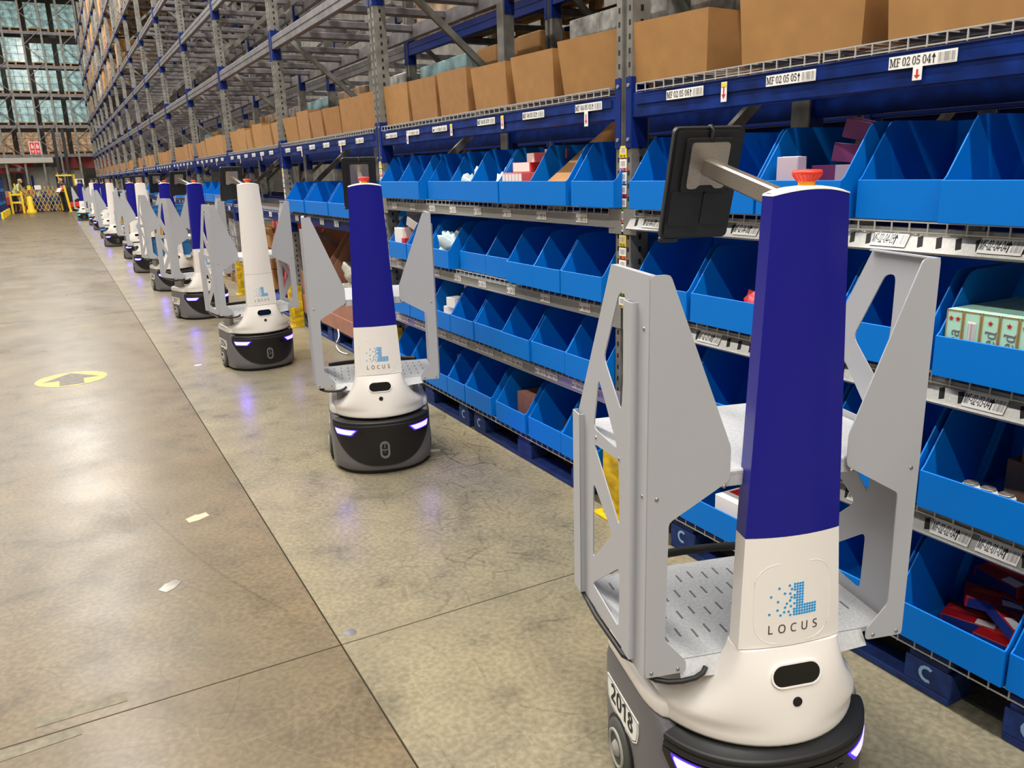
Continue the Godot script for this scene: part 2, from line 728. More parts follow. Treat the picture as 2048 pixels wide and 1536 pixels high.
func hall() -> void:
	# concrete floor cast in slabs, with open joints between them
	var base := Geo.new()
	base.box(Vector3(1.0, -0.16, -26.0), Vector3(24.0, 0.2, 76.0))
	var fl := structure(base, "floor", M.joint)
	var xs := [[-11.0, 0.6043], [0.6083, 13.0]]
	var zs := [12.0, 5.75]
	var z := -2.356
	while z > -64.0:
		zs.append(z)
		z -= 8.1
	zs.append(-64.0)
	for i in zs.size() - 1:
		for j in 2:
			var x0: float = xs[j][0]
			var x1: float = xs[j][1]
			var z0: float = zs[i] - 0.002
			var z1: float = zs[i + 1] + 0.002
			var near: bool = zs[i + 1] > -11.0
			var m: Material = M["slab_" + ["left", "right"][j] + ("" if near else "_far")]
			var g := Geo.new()
			var off := Vector2(0, 0) if near else Vector2(0.37 * i, 0.21 * i)
			var q := func(x: float, zz: float, y: float) -> void:
				g.vert(Vector3(x, y, zz), Vector3.UP, Vector2(x / 5.12 + 0.5, zz / 5.12 + 1.0) + off)
			var e := 0.0015
			q.call(x0 + e, z0 - e, 0.0); q.call(x0 + e, z1 + e, 0.0); q.call(x1 - e, z1 + e, 0.0)
			q.call(x0 + e, z0 - e, 0.0); q.call(x1 - e, z1 + e, 0.0); q.call(x1 - e, z0 - e, 0.0)
			var c := [Vector3(x0 + e, 0, z0 - e), Vector3(x1 - e, 0, z0 - e), Vector3(x1 - e, 0, z1 + e), Vector3(x0 + e, 0, z1 + e)]
			var d := [Vector3(x0, -e, z0), Vector3(x1, -e, z0), Vector3(x1, -e, z1), Vector3(x0, -e, z1)]
			var b := [Vector3(x0, -0.058, z0), Vector3(x1, -0.058, z0), Vector3(x1, -0.058, z1), Vector3(x0, -0.058, z1)]
			for k in 4:
				var k2 := (k + 1) % 4
				g.quad(d[k], d[k2], c[k2], c[k])
				g.quad(b[k], b[k2], d[k2], d[k])
			part(g, "slab", m, fl)
	var ce := Geo.new()
	ce.box(Vector3(1.0, 13.75, -26.0), Vector3(24.4, 0.3, 76.4))
	structure(ce, "ceiling", M.ceiling_dark)
	for a in [["wall_left", Vector3(-11.15, 6.75, -26), Vector3(0.3, 13.7, 76.4)], ["wall_right", Vector3(13.15, 6.75, -26), Vector3(0.3, 13.7, 76.4)], ["wall_back", Vector3(1, 6.75, -64.15), Vector3(24, 13.7, 0.3)], ["wall_front", Vector3(1, 6.75, 12.15), Vector3(24, 13.7, 0.3)]]:
		var g := Geo.new()
		g.box(a[1], a[2])
		structure(g, a[0], M.wall)


# ---------------------------------------------------------------- racks
const DEPTH := 1.05
const TIERS := [2.755, 3.55, 4.37, 5.30, 6.25, 7.2, 8.15]
const SHELF := [1.335, 0.945, 0.57]


func post_mesh(height: float, holes: bool) -> Array:
	var key := "post%s%s" % [height, holes]
	if not cache.has(key):
		var g := Geo.new()
		var prof := PackedVector2Array([Vector2(0, -0.05), Vector2(0, -0.016), Vector2(0.014, -0.016), Vector2(0.014, 0.016), Vector2(0, 0.016), Vector2(0, 0.05), Vector2(0.085, 0.05), Vector2(0.085, -0.05)])
		# plate lies in its xy plane: x stays x, y becomes z, thickness runs up
		g.plate(prof, Transform3D(Basis(Vector3.RIGHT, Vector3.BACK, Vector3.DOWN), Vector3(0, height * 0.5, 0)), height)
		var h := Geo.new()
		if holes:
			var y := 0.12
			while y < minf(height, 4.4):
				for s in [-1.0, 1.0]:
					h.box(Vector3(-0.0002, y, s * 0.033), Vector3(0.001, 0.019, 0.011))
					h.box(Vector3(0.045, y, s * 0.0502), Vector3(0.014, 0.022, 0.001))
				y += 0.05
		cache[key] = [g.mesh(), h.mesh() if holes else null]
	return cache[key]


func add_frame(root: Node3D, z: float, height: float, holes: bool) -> void:
	var pm := post_mesh(height, holes)
	var a := part(pm[0], "post", M.galv_dull, root, Vector3(0, 0, z))
	part(pm[0], "post", M.galv_dull, root, Vector3(DEPTH, 0, z), Vector3(0, PI, 0))
	if holes:
		var h := part(pm[1], "slot_holes", M.hole, a)
		h.set_meta("kind", "stuff")
	var y := 0.35
	var flip := false
	var key := "brace"
	if not cache.has(key):
		var g := Geo.new()
		g.bar(Vector3(0.06, 0, 0), Vector3(DEPTH - 0.06, 0.78, 0), 0.03, 0.045)
		cache[key] = g.mesh()
		var b := Geo.new()
		b.bar(Vector3(0.06, 0, 0), Vector3(DEPTH - 0.06, 0, 0), 0.03, 0.045)
		cache["strut"] = b.mesh()
	part(cache.strut, "strut", M.galv_dull, root, Vector3(0, 0.22, z))
	while y < height - 0.9:
		if flip:
			part(cache.brace, "brace", M.galv_dull, root, Vector3(0, y, z))
		else:
			part(cache.brace, "brace", M.galv_dull, root, Vector3(DEPTH, y, z), Vector3(0, PI, 0))
		y += 0.86
		flip = not flip
	part(cache.strut, "strut", M.galv_dull, root, Vector3(0, y, z))
	var f := "foot"
	if not cache.has(f):
		var g := Geo.new()
		g.box(Vector3(0.04, 0.005, 0), Vector3(0.14, 0.01, 0.16))
		cache[f] = g.mesh()
	part(cache.foot, "foot_plate", M.galv_dull, root, Vector3(0, 0, z))
	part(cache.foot, "foot_plate", M.galv_dull, root, Vector3(DEPTH - 0.08, 0, z))


func beam_mesh(h: float, deep := 0.05) -> ArrayMesh:
	var key := "beam%s" % h
	if not cache.has(key):
		var g := Geo.new()
		var l := BAY - 0.1
		g.bevel_box(Vector3(deep * 0.5, -h * 0.5, 0), Vector3(deep, h, l), 0.004)
		# the step along the top that the deck sits in, and the pressed groove on the face
		g.box(Vector3(-0.002, -h * 0.33, 0), Vector3(0.004, h * 0.3, l - 0.06))
		cache[key] = g.mesh()
	return cache[key]


func connector_mesh() -> ArrayMesh:
	if not cache.has("connector"):
		var g := Geo.new()
		# plate over the front flange of the post, and the leg along its side
		g.box(Vector3(-0.003, -0.05, -0.034), Vector3(0.004, 0.26, 0.034))
		g.box(Vector3(0.035, -0.05, -0.0525), Vector3(0.078, 0.26, 0.004))
		cache.connector = g.mesh()
		var b := Geo.new()
		for y in [0.05, -0.15]:
			b.cyl(Vector3(-0.009, y, -0.034), Vector3(-0.004, y, -0.034), 0.0075, 8)
		cache.bolts = b.mesh()
	return cache.connector


func add_beam(root: Node3D, top: float, h: float, m: Material, cm: Material, rear := true, plates := true, bolts := false) -> void:
	part(beam_mesh(h), "beam", m, root, Vector3(0.0, top, 0))
	if rear:
		part(beam_mesh(h), "beam", m, root, Vector3(DEPTH, top, 0), Vector3(0, PI, 0))
	if plates:
		connector_mesh()
		for s in [-1.0, 1.0]:
			# local z of the post is at s * BAY / 2; the plate lies towards the bay
			var c := part(cache.connector, "connector", cm, root, Vector3(0, top - 0.02, s * BAY * 0.5))
			if s < 0:
				c.scale.z = -1.0
			if bolts:
				var b := part(cache.bolts, "bolt", M.galv, root, Vector3(0, top - 0.02, s * BAY * 0.5))
				if s < 0:
					b.scale.z = -1.0
			if rear:
				var d := part(cache.connector, "connector", cm, root, Vector3(DEPTH, top - 0.02, s * BAY * 0.5), Vector3(0, PI, 0))
				if s > 0:
					d.scale.z = -1.0


func wire_mesh(fine: bool) -> ArrayMesh:
	var key := "wire%s" % fine
	if not cache.has(key):
		var g := Geo.new()
		var l := BAY - 0.16
		var w := 0.0036
		# three mats side by side, each with its turned-down front edge
		for k in 3:
			var z0 := -l * 0.5 + k * l / 3.0 + 0.008
			var z1 := -l * 0.5 + (k + 1) * l / 3.0 - 0.008
			for y in [0.0, -0.026]:
				g.bar(Vector3(-0.004, y, z0), Vector3(-0.004, y, z1), w, w)
			var n := 17 if fine else 9
			for i in n:
				var z := lerpf(z0, z1, i / float(n - 1))
				g.bar(Vector3(-0.004, 0.0, z), Vector3(-0.004, -0.03, z), w, w)
				if fine or i % 2 == 0:
					g.bar(Vector3(-0.004, 0.0, z), Vector3(DEPTH * 0.9, 0.0, z), w, w)
			for i in 7:
				var x := 0.1 + i * 0.12
				g.bar(Vector3(x, -w, z0), Vector3(x, -w, z1), w, w)
		cache[key] = g.mesh()
	return cache[key]


func shelf_beam_mesh(slotted: bool) -> Array:
	var key := "shelf%s" % slotted
	if not cache.has(key):
		var g := Geo.new()
		var l := BAY - 0.11
		var s := Geo.new()
		if slotted:
			# rolled lip: an upright face over a face that leans out, with a rounded edge
			var prof := PackedVector2Array([Vector2(0.0, -0.02), Vector2(-0.002, -0.034), Vector2(-0.026, -0.072), Vector2(-0.03, -0.078), Vector2(-0.026, -0.084), Vector2(0.0, -0.082), Vector2(0.03, -0.05), Vector2(0.03, -0.02)])
			g.plate(prof, Transform3D(Basis(), Vector3.ZERO), l)
			var z := -l * 0.5 + 0.05
			var d := Vector3(-0.024, -0.038, 0).normalized()
			var nn := Vector3(-0.038, 0.024, 0).normalized()
			while z < l * 0.5 - 0.04:
				var c := Vector3(-0.014, -0.053, z) + nn * 0.0006
				var u := (d + Vector3(0, 0, 0.35)).normalized()
				s.box(c, Vector3(0.014, 0.032, 0.0012), Basis(nn.cross(u).normalized(), u, nn))
				z += 0.053
		else:
			g.bevel_box(Vector3(0.016, -0.052, 0), Vector3(0.04, 0.058, l), 0.003)
			g.box(Vector3(-0.006, -0.079, 0), Vector3(0.006, 0.006, l))
		cache[key] = [g.mesh(), s.mesh() if slotted else null]
	return cache[key]


func code_label(root: Node3D, z: float, y: float, w: float, h: float, lean := 0.0, x := -0.006) -> void:
	# small printed barcode label
	if not cache.has("code_label"):
		var g := Geo.new()
		g.quad_uv(Vector3(-0.0012, -0.5, -0.5), Vector3(-0.0012, -0.5, 0.5), Vector3(-0.0012, 0.5, 0.5), Vector3(-0.0012, 0.5, -0.5))
		g.box(Vector3(0, 0, 0), Vector3(0.002, 1, 1))
		cache.code_label = g.mesh()
		var m := mat("code_print", Color.WHITE, 0.5)
		m.albedo_texture = T.code_label
		var b := mat("bar_print", Color.WHITE, 0.5)
		b.albedo_texture = T.barcode
	var o := part(cache.code_label, "barcode_label", M.code_print, root, Vector3(x, y, z), Vector3(0, 0, lean))
	o.scale = Vector3(1, h, w)


func big_label(root: Node3D, s: String, z: float, y: float, w: float, h: float, lean := 0.0, x := -0.006, font := "Droid Serif") -> void:
	# a long white label that can be read: location code, an arrow and a barcode
	var g := Geo.new()
	g.box(Vector3(0, 0, 0), Vector3(0.0016, h, w))
	var o := part(g, "location_label", M.label_white, root, Vector3(x, y, z), Vector3(0, 0, lean))
	var tm := text_mesh(s, h * 0.62, 0.0008, font)
	var t := part(tm, "lettering", M.ink, o, Vector3(-0.0012, 0, 0), Vector3(0, -PI / 2, 0))
	var tw: float = tm.get_aabb().size.x
	var want := w * 0.62
	t.scale = Vector3(want / tw, 1.0, 1.0)
	t.position = Vector3(-0.0012, 0.0, -w * 0.5 + want * 0.5 + w * 0.015)
	var a := Geo.new()
	var az := w * 0.175
	a.box(Vector3(-0.0012, -h * 0.12, az), Vector3(0.0008, h * 0.5, h * 0.07))
	a.plate(PackedVector2Array([Vector2(-0.16 * h, 0.08 * h), Vector2(0.16 * h, 0.08 * h), Vector2(0, 0.38 * h)]), Transform3D(Basis(Vector3.BACK, Vector3.UP, Vector3.LEFT), Vector3(-0.0012, 0, az)), 0.0008)
	part(a, "arrow_print", M.ink, o)
	var b := Geo.new()
	b.quad_uv(Vector3(-0.0014, -h * 0.4, w * 0.23), Vector3(-0.0014, -h * 0.4, w * 0.485), Vector3(-0.0014, h * 0.4, w * 0.485), Vector3(-0.0014, h * 0.4, w * 0.23))
	code_label_ready()
	part(b, "barcode_print", M.bar_print, o)


func code_label_ready() -> void:
	if not M.has("bar_print"):
		var b := mat("bar_print", Color.WHITE, 0.5)
		b.albedo_texture = T.barcode


func arrow_sticker(root: Node3D, z: float, y: float, yellow_top: bool, h := 0.062) -> void:
	var g := Geo.new()
	g.box(Vector3.ZERO, Vector3(0.0016, h, 0.026))
	var o := part(g, "arrow_sticker", M.label_white, root, Vector3(-0.0075, y, z))
	var a := Geo.new()
	a.box(Vector3(-0.0012, h * 0.08, 0), Vector3(0.0008, h * 0.42, 0.005))
	a.plate(PackedVector2Array([Vector2(-0.0085, -h * 0.12), Vector2(0.0085, -h * 0.12), Vector2(0, -h * 0.36)]), Transform3D(Basis(Vector3.BACK, Vector3.UP, Vector3.LEFT), Vector3(-0.0012, 0, 0)), 0.0008)
	part(a, "arrow_print", M.red, o)
	if yellow_top:
		var b := Geo.new()
		b.box(Vector3(-0.0013, h * 0.36, 0), Vector3(0.0008, h * 0.2, 0.024))
		part(b, "colour_band", M.yellow_plain, o)


func code_ladder(root: Node3D, z: float, top: float, bottom: float, readable: bool) -> void:
	# strip of stacked barcode stickers with coloured bands, up the groove of the post
	var bands := ["yellow_plain", "pink_label", "sky_label", "red", "green", "pink_label", "yellow_plain", "orange", "sky_label", "red", "green", "yellow_plain"]
	var codes := ["P1 73", "G1 20", "L1 02", "R1 63", "M1 42", "K1 76", "P2 52", "M2 13", "L2 52", "R2 76", "M3 40", "P3 11"]
	var y := top
	var i := 0
	code_label_ready()
	while y - 0.046 > bottom and i < 12:
		var g := Geo.new()
		g.box(Vector3(0, -0.016, 0), Vector3(0.002, 0.033, 0.046))
		var o := part(g, "barcode_sticker", M.yellow_plain if i in [0, 6] else M.label_white, root, Vector3(-0.003, y, z))
		var p := Geo.new()
		p.quad_uv(Vector3(-0.0014, -0.028, -0.016), Vector3(-0.0014, -0.028, 0.016), Vector3(-0.0014, -0.005, 0.016), Vector3(-0.0014, -0.005, -0.016))
		part(p, "barcode_print", M.bar_print, o)
		var b := Geo.new()
		b.box(Vector3(0, -0.039, 0), Vector3(0.0024, 0.0125, 0.046))
		part(b, "colour_band", M[bands[i]], o)
		if readable:
			part(text_mesh(codes[i], 0.0095, 0.0006, "Droid Sans", 700), "lettering", M.ink, o, Vector3(-0.0016, -0.039, 0), Vector3(0, -PI / 2, 0))
		y -= 0.0505
		i += 1
		if readable and i == 6:
			var k := Geo.new()
			k.box(Vector3(0, -0.013, 0), Vector3(0.002, 0.03, 0.04))
			var w := part(k, "row_sticker", M.label_white, root, Vector3(-0.003, y - 0.002, z))
			part(text_mesh("OH 04", 0.016, 0.0006, "Droid Sans", 700), "lettering", M.ink, w, Vector3(-0.0014, -0.013, 0), Vector3(0, -PI / 2, 0))
			y -= 0.044


func post_guard(root: Node3D, z: float, height := 0.4) -> void:
	if not cache.has("guard"):
		var g := Geo.new()
		g.plate(PackedVector2Array([Vector2(0.06, -0.075), Vector2(-0.03, -0.075), Vector2(-0.055, -0.05), Vector2(-0.055, 0.05), Vector2(-0.03, 0.075), Vector2(0.06, 0.075), Vector2(0.06, 0.067), Vector2(-0.026, 0.067), Vector2(-0.047, 0.046), Vector2(-0.047, -0.046), Vector2(-0.026, -0.067), Vector2(0.06, -0.067)]), Transform3D(Basis(Vector3.RIGHT, Vector3.BACK, Vector3.DOWN), Vector3(0, 0.5, 0)), 1.0)
		cache.guard = g.mesh()
		var b := Geo.new()
		b.box(Vector3(-0.01, 0.004, 0), Vector3(0.13, 0.008, 0.19))
		cache.guard_foot = b.mesh()
	var o := part(cache.guard, "post_guard", M.yellow, root, Vector3(-0.01, 0.0, z))
	o.scale.y = height
	part(cache.guard_foot, "guard_foot", M.yellow, root, Vector3(-0.02, 0, z))


func rack_bay(n: int) -> Node3D:
	var far_z := Z1 - BAY * (n - 1)
	var mid := far_z + BAY * 0.5
	var what: String = ["", "blue bins on four shelves and brown cartons on its blue beam", "blue bins and a column of coloured barcodes on its post", "three blue bins above a big carton on a blue pallet", "red patterned cartons behind its yellow post guard"][n] if n < 5 else "brown cartons along its beam, %s bay from the camera" % ORD[n]
	var r := thing("rack_bay", ("%s rack bay with %s" % [ORD[n].capitalize() if n < 5 else "Galvanised", what]), "rack", Vector3(RX, 0, mid), 0.0, "pallet rack bays along the aisle")
	var near := n <= 3
	var high := 8.9
	add_frame(r, -BAY * 0.5, high, n <= 7)
	if n == 1:
		add_frame(r, BAY * 0.5, high, false)
	add_beam(r, 1.766, 0.092, M.rack_blue_worn, M.rack_blue, true, true, near)
	part(wire_mesh(n <= 4), "wire_deck", M.zinc_wire, r, Vector3(-0.004, 1.796, 0)).set_meta("kind", "stuff")
	for i in TIERS.size():
		if n < 8 and i > 3:
			continue
		add_beam(r, TIERS[i], 0.11, M.beam_grey, M.rack_blue, true, true)
		if i < 4:
			if not cache.has("support"):
				var g := Geo.new()
				g.bevel_box(Vector3(DEPTH * 0.5, -0.03, 0), Vector3(DEPTH - 0.1, 0.055, 0.09), 0.006)
				cache.support = g.mesh()
			for z in [-0.95, -0.35, 0.35, 0.95]:
				part(cache.support, "support_bar", M.beam_grey, r, Vector3(0, TIERS[i], z))
	if n <= 2:
		for k in 3:
			var sb := shelf_beam_mesh(n == 1)
			var b := part(sb[0], "shelf_beam", M.galv, r, Vector3(0, SHELF[k], 0))
			if sb[1]:
				part(sb[1], "slot_holes", M.hole, b).set_meta("kind", "stuff")
			part(sb[0], "shelf_beam", M.galv, r, Vector3(DEPTH, SHELF[k], 0), Vector3(0, PI, 0))
			part(wire_mesh(true), "wire_deck", M.zinc_wire, r, Vector3(-0.004, SHELF[k] - 0.004, 0)).set_meta("kind", "stuff")
			for s in [-1.0, 1.0]:
				var g := Geo.new()
				g.box(Vector3(-0.004, -0.055, -s * 0.05), Vector3(0.004, 0.1, 0.085))
				part(g, "shelf_bracket", M.galv, r, Vector3(0, SHELF[k], s * BAY * 0.5))
		part(wire_mesh(true), "wire_deck", M.zinc_wire, r, Vector3(-0.03, 0.168, 0)).set_meta("kind", "stuff")
	else:
		add_beam(r, 1.155, 0.1, M.rack_blue, M.rack_blue, true, true)
		part(wire_mesh(n <= 4), "wire_deck", M.zinc_wire, r, Vector3(-0.004, 1.162, 0)).set_meta("kind", "stuff")
	# labels
	var fz := func(wz: float) -> float: return wz - mid
	if n == 1:
		for a in [["MF 02 05 06", -2.433, -2.239], ["MF 02 05 05", -1.953, -1.761], ["MF 02 05 04", -1.519, -1.328]]:
			big_label(r, a[0], fz.call((a[1] + a[2]) * 0.5), 1.738, a[2] - a[1], 0.032)
		arrow_sticker(r, fz.call(-2.137), 1.724, true)
		arrow_sticker(r, fz.call(-1.432), 1.706, false, 0.034)
		for a in [["MF-02-04-05", -1.463, 0], ["MF-02-04-04", -1.157, 0], ["MF-02-04-07", -2.49, 0], ["MF-02-04-06", -2.0, 0], ["MF-02-03-06", -2.156, 1], ["MF-02-03-04", -1.15, 1], ["MF-02-02-04", -1.196, 2], ["MF-02-01-04", -1.068, 2], ["MF-02-02-05", -1.47, 2]]:
			big_label(r, a[0], fz.call(a[1]), SHELF[a[2]] - 0.0515, 0.108, 0.042, -0.563, -0.0162, "Droid Sans")
		var c := Geo.new()
		for i in 7:
			c.lathe([Vector2(0.001, 0.0), Vector2(0.006, 0.003), Vector2(0.0065, 0.006), Vector2(0.001, 0.009)], 8, Vector3(-0.003, -0.037, fz.call(-1.72 + 0.053 * i)), Basis(Vector3.RIGHT, 0.6))
			c.lathe([Vector2(0.001, 0.0), Vector2(0.006, 0.003), Vector2(0.0065, 0.006), Vector2(0.001, 0.009)], 8, Vector3(-0.003, -0.039, fz.call(-1.706 + 0.053 * i)), Basis(Vector3.RIGHT, -0.6))
		part(c, "plastic_clips", M.label_white, r, Vector3(0, SHELF[0], 0)).set_meta("kind", "stuff")
		code_ladder(r, -BAY * 0.5, 1.573, 0.9, true)
		post_guard(r, -BAY * 0.5, 0.42)
	elif n == 2:
		for a in [["MF 04 05 01", -2.935], ["MF 04 05 02", -3.387], ["MF 04 05 03", -3.865]]:
			big_label(r, a[0], fz.call(a[1]), 1.736, 0.195, 0.032)
		for z in [-4.45, -4.855, -5.225]:
			code_label(r, fz.call(z), 1.732, 0.2, 0.03)
		arrow_sticker(r, fz.call(-2.949), 1.692, false)
		arrow_sticker(r, fz.call(-3.687), 1.722, true)
		arrow_sticker(r, fz.call(-4.288), 1.718, true)
		arrow_sticker(r, fz.call(-4.943), 1.70, false)
		for z in [-5.25, -4.93, -4.62, -4.32, -4.0, -3.67, -3.33, -2.99]:
			code_label(r, fz.call(z), SHELF[0] - 0.052, 0.085, 0.036)
			code_label(r, fz.call(z + 0.02), SHELF[1] - 0.052, 0.085, 0.036)
			code_label(r, fz.call(z - 0.04), SHELF[2] - 0.052, 0.1, 0.03)
			code_label(r, fz.call(z + 0.07), SHELF[2] - 0.052, 0.1, 0.03)
		code_ladder(r, -BAY * 0.5, 1.573, 1.0, false)
		post_guard(r, -BAY * 0.5, 0.42)
	else:
		for i in 6:
			var z := -1.1 + i * 0.42
			code_label(r, z, 1.728, 0.17, 0.036)
			if n < 8:
				code_label(r, z + 0.1, 1.105, 0.12, 0.05)
		if n < 8:
			arrow_sticker(r, -0.6, 1.69, false)
			arrow_sticker(r, 0.55, 1.69, true)
		if n == 3:
			code_ladder(r, -BAY * 0.5, 1.573, 1.0, false)
		post_guard(r, -BAY * 0.5, 0.42)
	return r


func racks() -> void:
	for n in range(1, 18):
		rack_bay(n)
	# the second row, back to back with the first
	for n in range(1, 15):
		var mid := Z1 - BAY * (n - 1) + BAY * 0.5
		var r := thing("rear_rack_bay", "Galvanised rear rack bay standing behind the %s front bay" % ORD[n], "rack", Vector3(RX + DEPTH + 0.32, 0, mid), 0.0, "pallet rack bays of the rear row")
		add_frame(r, -BAY * 0.5, 8.9, false)
		add_beam(r, 1.766, 0.092, M.rack_blue, M.rack_blue)
		add_beam(r, 1.155, 0.1, M.rack_blue, M.rack_blue, true, false)
		for i in 4:
			add_beam(r, TIERS[i], 0.12, M.rack_blue if n < 4 else M.beam_grey, M.rack_blue)
			for z in [-0.8, 0.0, 0.8]:
				part(cache.support, "support_bar", M.beam_grey, r, Vector3(0, TIERS[i], z))


# ---------------------------------------------------------------- bins
func bin_mesh(w: float) -> Array:
	var key := "bin%.2f" % w
	if not cache.has(key):
		# local: x into the shelf from the lip, z centred on the bin
		var t := 0.004
		var deep := 0.42
		var prof := PackedVector2Array([Vector2(0, 0), Vector2(deep, 0), Vector2(deep, 0.265), Vector2(0.135, 0.265), Vector2(0.115, 0.26), Vector2(0.103, 0.248), Vector2(0.012, 0.115), Vector2(0, 0.105)])
		var s := Geo.new()
		for q in [-1.0, 1.0]:
			s.plate(prof, Transform3D(Basis(), Vector3(0, 0, q * (w * 0.5 - t * 0.5))), t)
		s.box(Vector3(deep * 0.5, t * 0.5, 0), Vector3(deep, t, w - 2 * t))
		s.box(Vector3(deep - t * 0.5, 0.1325, 0), Vector3(t, 0.265, w - 2 * t))
		var f := Geo.new()
		f.bevel_box(Vector3(-0.001, 0.053, 0), Vector3(0.006, 0.106, w), 0.0015)
		cache[key] = [s.mesh(), f.mesh()]
	return cache[key]


var bin_rows := {}


func bins() -> void:
	# far edge, near edge and how far the lip is pushed back from the front line, for every bin in a row
	bin_rows = {
		"2a": [[-5.41, -5.05, 0], [-5.04, -4.70, 0], [-4.65, -4.33, 0.035], [-4.32, -4.01, 0.03], [-4.0, -3.68, 0], [-3.67, -3.37, 0], [-3.365, -3.05, 0], [-3.01, -2.70, 0]],
		"2b": [[-5.29, -4.98, 0], [-4.96, -4.65, 0], [-4.63, -4.32, 0], [-4.27, -3.95, 0.05], [-3.945, -3.65, 0.05], [-3.615, -3.35, 0], [-3.345, -3.105, 0], [-3.10, -2.78, 0]],
		"2c": [[-5.3, -4.98, 0], [-4.97, -4.66, 0], [-4.65, -4.335, 0], [-4.33, -4.025, 0], [-4.02, -3.695, 0], [-3.69, -3.40, 0], [-3.39, -3.075, 0], [-3.07, -2.76, 0]],
		"2d": [[-5.36, -5.05, 0], [-5.04, -4.73, 0], [-4.72, -4.43, 0], [-4.42, -4.18, 0], [-4.17, -3.84, 0], [-3.78, -3.46, 0], [-3.43, -3.115, 0], [-3.11, -2.80, 0]],
		"1a": [[-2.594, -2.27, 0], [-2.26, -1.94, 0], [-1.93, -1.61, 0], [-1.59, -1.32, 0.047], [-1.305, -0.985, 0], [-0.97, -0.65, 0]],
		"1b": [[-2.575, -2.25, 0], [-2.228, -1.915, 0], [-1.91, -1.60, 0], [-1.595, -1.31, 0], [-1.277, -0.96, 0], [-0.95, -0.63, 0]],
		"1c": [[-2.575, -2.25, 0], [-2.24, -1.93, 0], [-1.92, -1.61, 0], [-1.60, -1.30, 0], [-1.281, -0.965, 0], [-0.955, -0.64, 0]],
		"1d": [[-2.575, -2.26, 0], [-2.25, -1.935, 0], [-1.93, -1.63, 0], [-1.62, -1.33, 0], [-1.316, -0.998, 0], [-0.987, -0.67, 0]],
		"3a": [[-8.09, -7.43, 0], [-7.36, -6.68, 0], [-6.64, -6.0, 0]],
		"5a": [[-13.6, -12.95, 0], [-12.9, -12.25, 0], [-12.2, -11.55, 0]],
		"6a": [[-16.4, -15.7, 0], [-15.65, -14.95, 0]],
		"8a": [[-21.9, -21.2, 0], [-21.1, -20.4, 0]],
	}
	var deck := {"a": 1.335, "b": 0.945, "c": 0.572, "d": 0.172}
	var where := {"a": "top bin shelf", "b": "second bin shelf", "c": "third bin shelf", "d": "lowest bin shelf"}
	for key in bin_rows:
		var row: Array = bin_rows[key]
		var bay := int(key[0])
		var y: float = deck[key[1]] if bay < 3 else 1.17
		for i in row.size():
			var w: float = row[i][1] - row[i][0]
			var bm := bin_mesh(w)
			var holds := "empty blue plastic"
			if key + str(i) in CONTENT:
				holds = "blue plastic"
			var o := thing("pick_bin", "%s pick bin, %s from far post, %s, %s bay" % [holds, ORD[i + 1], where[key[1]], ORD[bay]], "bin", Vector3(1.946 + row[i][2] + rng.randf_range(-0.004, 0.004), y, (row[i][0] + row[i][1]) * 0.5), 0.0, "blue bins on the %s of the %s bay" % [where[key[1]], ORD[bay]])
			part(bm[0], "tray", M.bin_blue, o)
			part(bm[1], "front_lip", M.bin_blue, o)


const CONTENT := ["2a3", "2a4", "2a5", "2a6", "2b0", "2b2", "2c2", "2d2", "2d4", "2d5", "2d6", "1a2", "1b1", "1b4", "1c4", "1d1", "1d4"]


func carton_mesh(w: float, h: float, d: float, flare: float) -> ArrayMesh:
	# open-topped carton, wider at the top than at the bottom; x is its depth
	var g := Geo.new()
	var t := 0.005
	var p := func(sx: float, sz: float, y: float, inn: float) -> Vector3:
		var k := 1.0 + flare * (y / h)
		return Vector3(sx * (d * 0.5 * k - inn), y, sz * (w * 0.5 * k - inn))
	var c := [[-1.0, -1.0], [-1.0, 1.0], [1.0, 1.0], [1.0, -1.0]]
	var tops := [h, h * 0.985, h * 1.0, h * 0.97]
	for i in 4:
		var a: Array = c[i]
		var b: Array = c[(i + 1) % 4]
		var ha: float = tops[i]
		var hb: float = tops[(i + 1) % 4]
		g.quad(p.call(a[0], a[1], 0, 0), p.call(b[0], b[1], 0, 0), p.call(b[0], b[1], hb, 0), p.call(a[0], a[1], ha, 0))
		g.quad(p.call(b[0], b[1], 0, t), p.call(a[0], a[1], 0, t), p.call(a[0], a[1], ha, t), p.call(b[0], b[1], hb, t))
		g.quad(p.call(a[0], a[1], ha, 0), p.call(b[0], b[1], hb, 0), p.call(b[0], b[1], hb, t), p.call(a[0], a[1], ha, t))
	g.quad(p.call(-1.0, -1.0, 0, 0), p.call(1.0, -1.0, 0, 0), p.call(1.0, 1.0, 0, 0), p.call(-1.0, 1.0, 0, 0))
	g.quad(p.call(-1.0, -1.0, t, t), p.call(-1.0, 1.0, t, t), p.call(1.0, 1.0, t, t), p.call(1.0, -1.0, t, t))
	return g.mesh()


